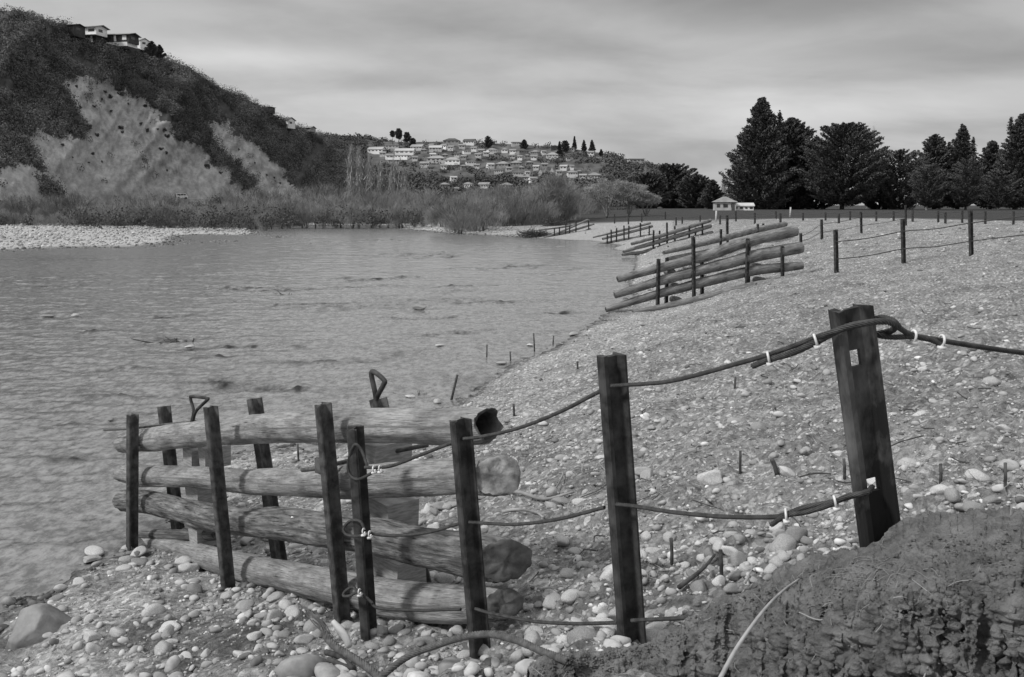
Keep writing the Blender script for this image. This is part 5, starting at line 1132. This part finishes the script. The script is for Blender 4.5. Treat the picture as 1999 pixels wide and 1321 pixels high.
for i, (pts, rd_, mm, lb) in enumerate((([(980,1010),(1010,1004),(1045,1008),(1060,1020)], .014, M_straw, 'pale curved branch behind the third post, below the cable'),([(970,962),(1020,972),(1062,985),(1120,968)], .018, M_straw, 'grey driftwood branch right of the second log end'),
        ([(1060,985),(1085,960),(1100,935)], .012, M_straw, 'thin upright driftwood prong left of the second nearest post'),([(1325,1160),(1370,1125),(1395,1095)], .012, M_dstick, 'dark stick lying in the stones right of the second nearest post'),([(1455,1150),(1470,1120)], .006, M_straw, 'short straw stick at the top edge of the soil bank'))):
    P = [hit(x, y)+np.array([0,0,.03]) for x, y in pts]; P = [q if i2 == 0 or abs(q[1]-P[0][1]) < 1.2 else PY(*pts[i2], P[0][1]) for i2, q in enumerate(P)]
    q = smoothline(np.array(P), 4); tag(MB().add(*tube(q, np.linspace(rd_, rd_*.5, len(q)), 7)).build('driftwood_stick', mm, None, True), lb, 'stick')
for i, (pts, lb) in enumerate((([(1940,1205,2.5),(1946,1232,2.42),(1940,1262,2.36),(1925,1290,2.33)],'thin broken root dangling at the right of the soil bank'),([(1845,1272,2.38),(1862,1290,2.34),(1885,1312,2.3)],'straight pale root slanting down the soil bank face'),([(1560,1195,2.72),(1600,1210,2.62),(1650,1200,2.58)],'fine root curling over the middle of the soil bank'))):
    tag(MB().add(*tube(smoothline([PY(*q) for q in pts], 5), .0022, 5)).build('root', M_straw, None, True), lb, 'root')
# crumbs of earth lying on the soil bank
rc = np.random.default_rng(9); nC = 5000; r0 = rc.integers(130, nr-60, nC); c0 = rc.integers(5, 780, nC); q = Kq[r0, c0]+rc.normal(size=(nC,3))*.006; ss = rc.uniform(.0015,.007,nC)*rc.uniform(.5,1.3,nC)
Rc, *_ = rotm(rc, nC); vv = []; ff = []; nb = 0
for k in range(8):
    m_ = np.arange(nC) % 8 == k; v, f = SH1[k]; P = np.einsum('nij,vj->nvi', Rc[m_], v)*ss[m_,None,None]+q[m_][:,None]; vv.append(P.reshape(-1,3)); ff.append((f[None]+(np.arange(m_.sum())*len(v))[:,None,None]).reshape(-1,3)+nb); nb += P.shape[0]*P.shape[1]
tag(link('soil_crumbs', fast_mesh('soil_crumbs', np.concatenate(vv), np.concatenate(ff), M_soil, True)), kind='stuff')
b = MB()
for k in range(130):
    Yk = math.exp(rc.uniform(math.log(5), math.log(34))); Xk = rc.uniform(.0, .56)*Yk; zk = ground_z(np.array([Xk]), np.array([Yk]))[0]
    if zk < WL+.5: continue
    a = rc.uniform(0, 3.14); Lk = rc.uniform(.05,.22); d = np.array([math.cos(a), math.sin(a), 0])*Lk; e1 = ground_z(np.array([Xk+d[0]]), np.array([Yk+d[1]]))[0]
    p0 = np.array([Xk,Yk,zk+.02]); p1 = np.array([Xk+d[0],Yk+d[1],e1+.03]); b.add(*tube(smoothline([p0, (p0+p1)/2+np.array([rc.normal()*.02,rc.normal()*.02,rc.uniform(-.01,.015)]), p1], 3), rc.uniform(.002,.0045)+.00015*Yk, 4))
tag(b.build('twig_litter', M_dstick, None), kind='stuff')
# dry weeds on the upper bank
n = 17000; Yw = np.exp(r.uniform(math.log(4.5), math.log(45), n)); Xw = r.uniform(-.1, .6, n)*Yw; Zw = ground_z(Xw, Yw); k = (Zw > WL+.5) & (pn2(Xw*1.1, Yw*1.1, 19) > -.05); Xw, Yw, Zw = Xw[k], Yw[k], Zw[k]; n = len(Xw)
c = np.stack([Xw,Yw,Zw], -1); d = r.normal(size=(n,3))*np.array([1,1,.35]); d[:,2] = np.abs(d[:,2])+.12; d /= np.linalg.norm(d, axis=1, keepdims=True); Ls = r.uniform(.03,.14,n)[:,None]
b_ = np.cross(d, r.normal(size=(n,3))); b_ /= np.linalg.norm(b_, axis=1, keepdims=True); b_ *= (.0012+.00022*Yw)[:,None]; v = np.stack([c-b_, c+b_, c+d*Ls], 1).reshape(-1,3)
plain('dry_weeds', v, np.arange(3*n).reshape(-1,3), M_straw, kind='stuff')
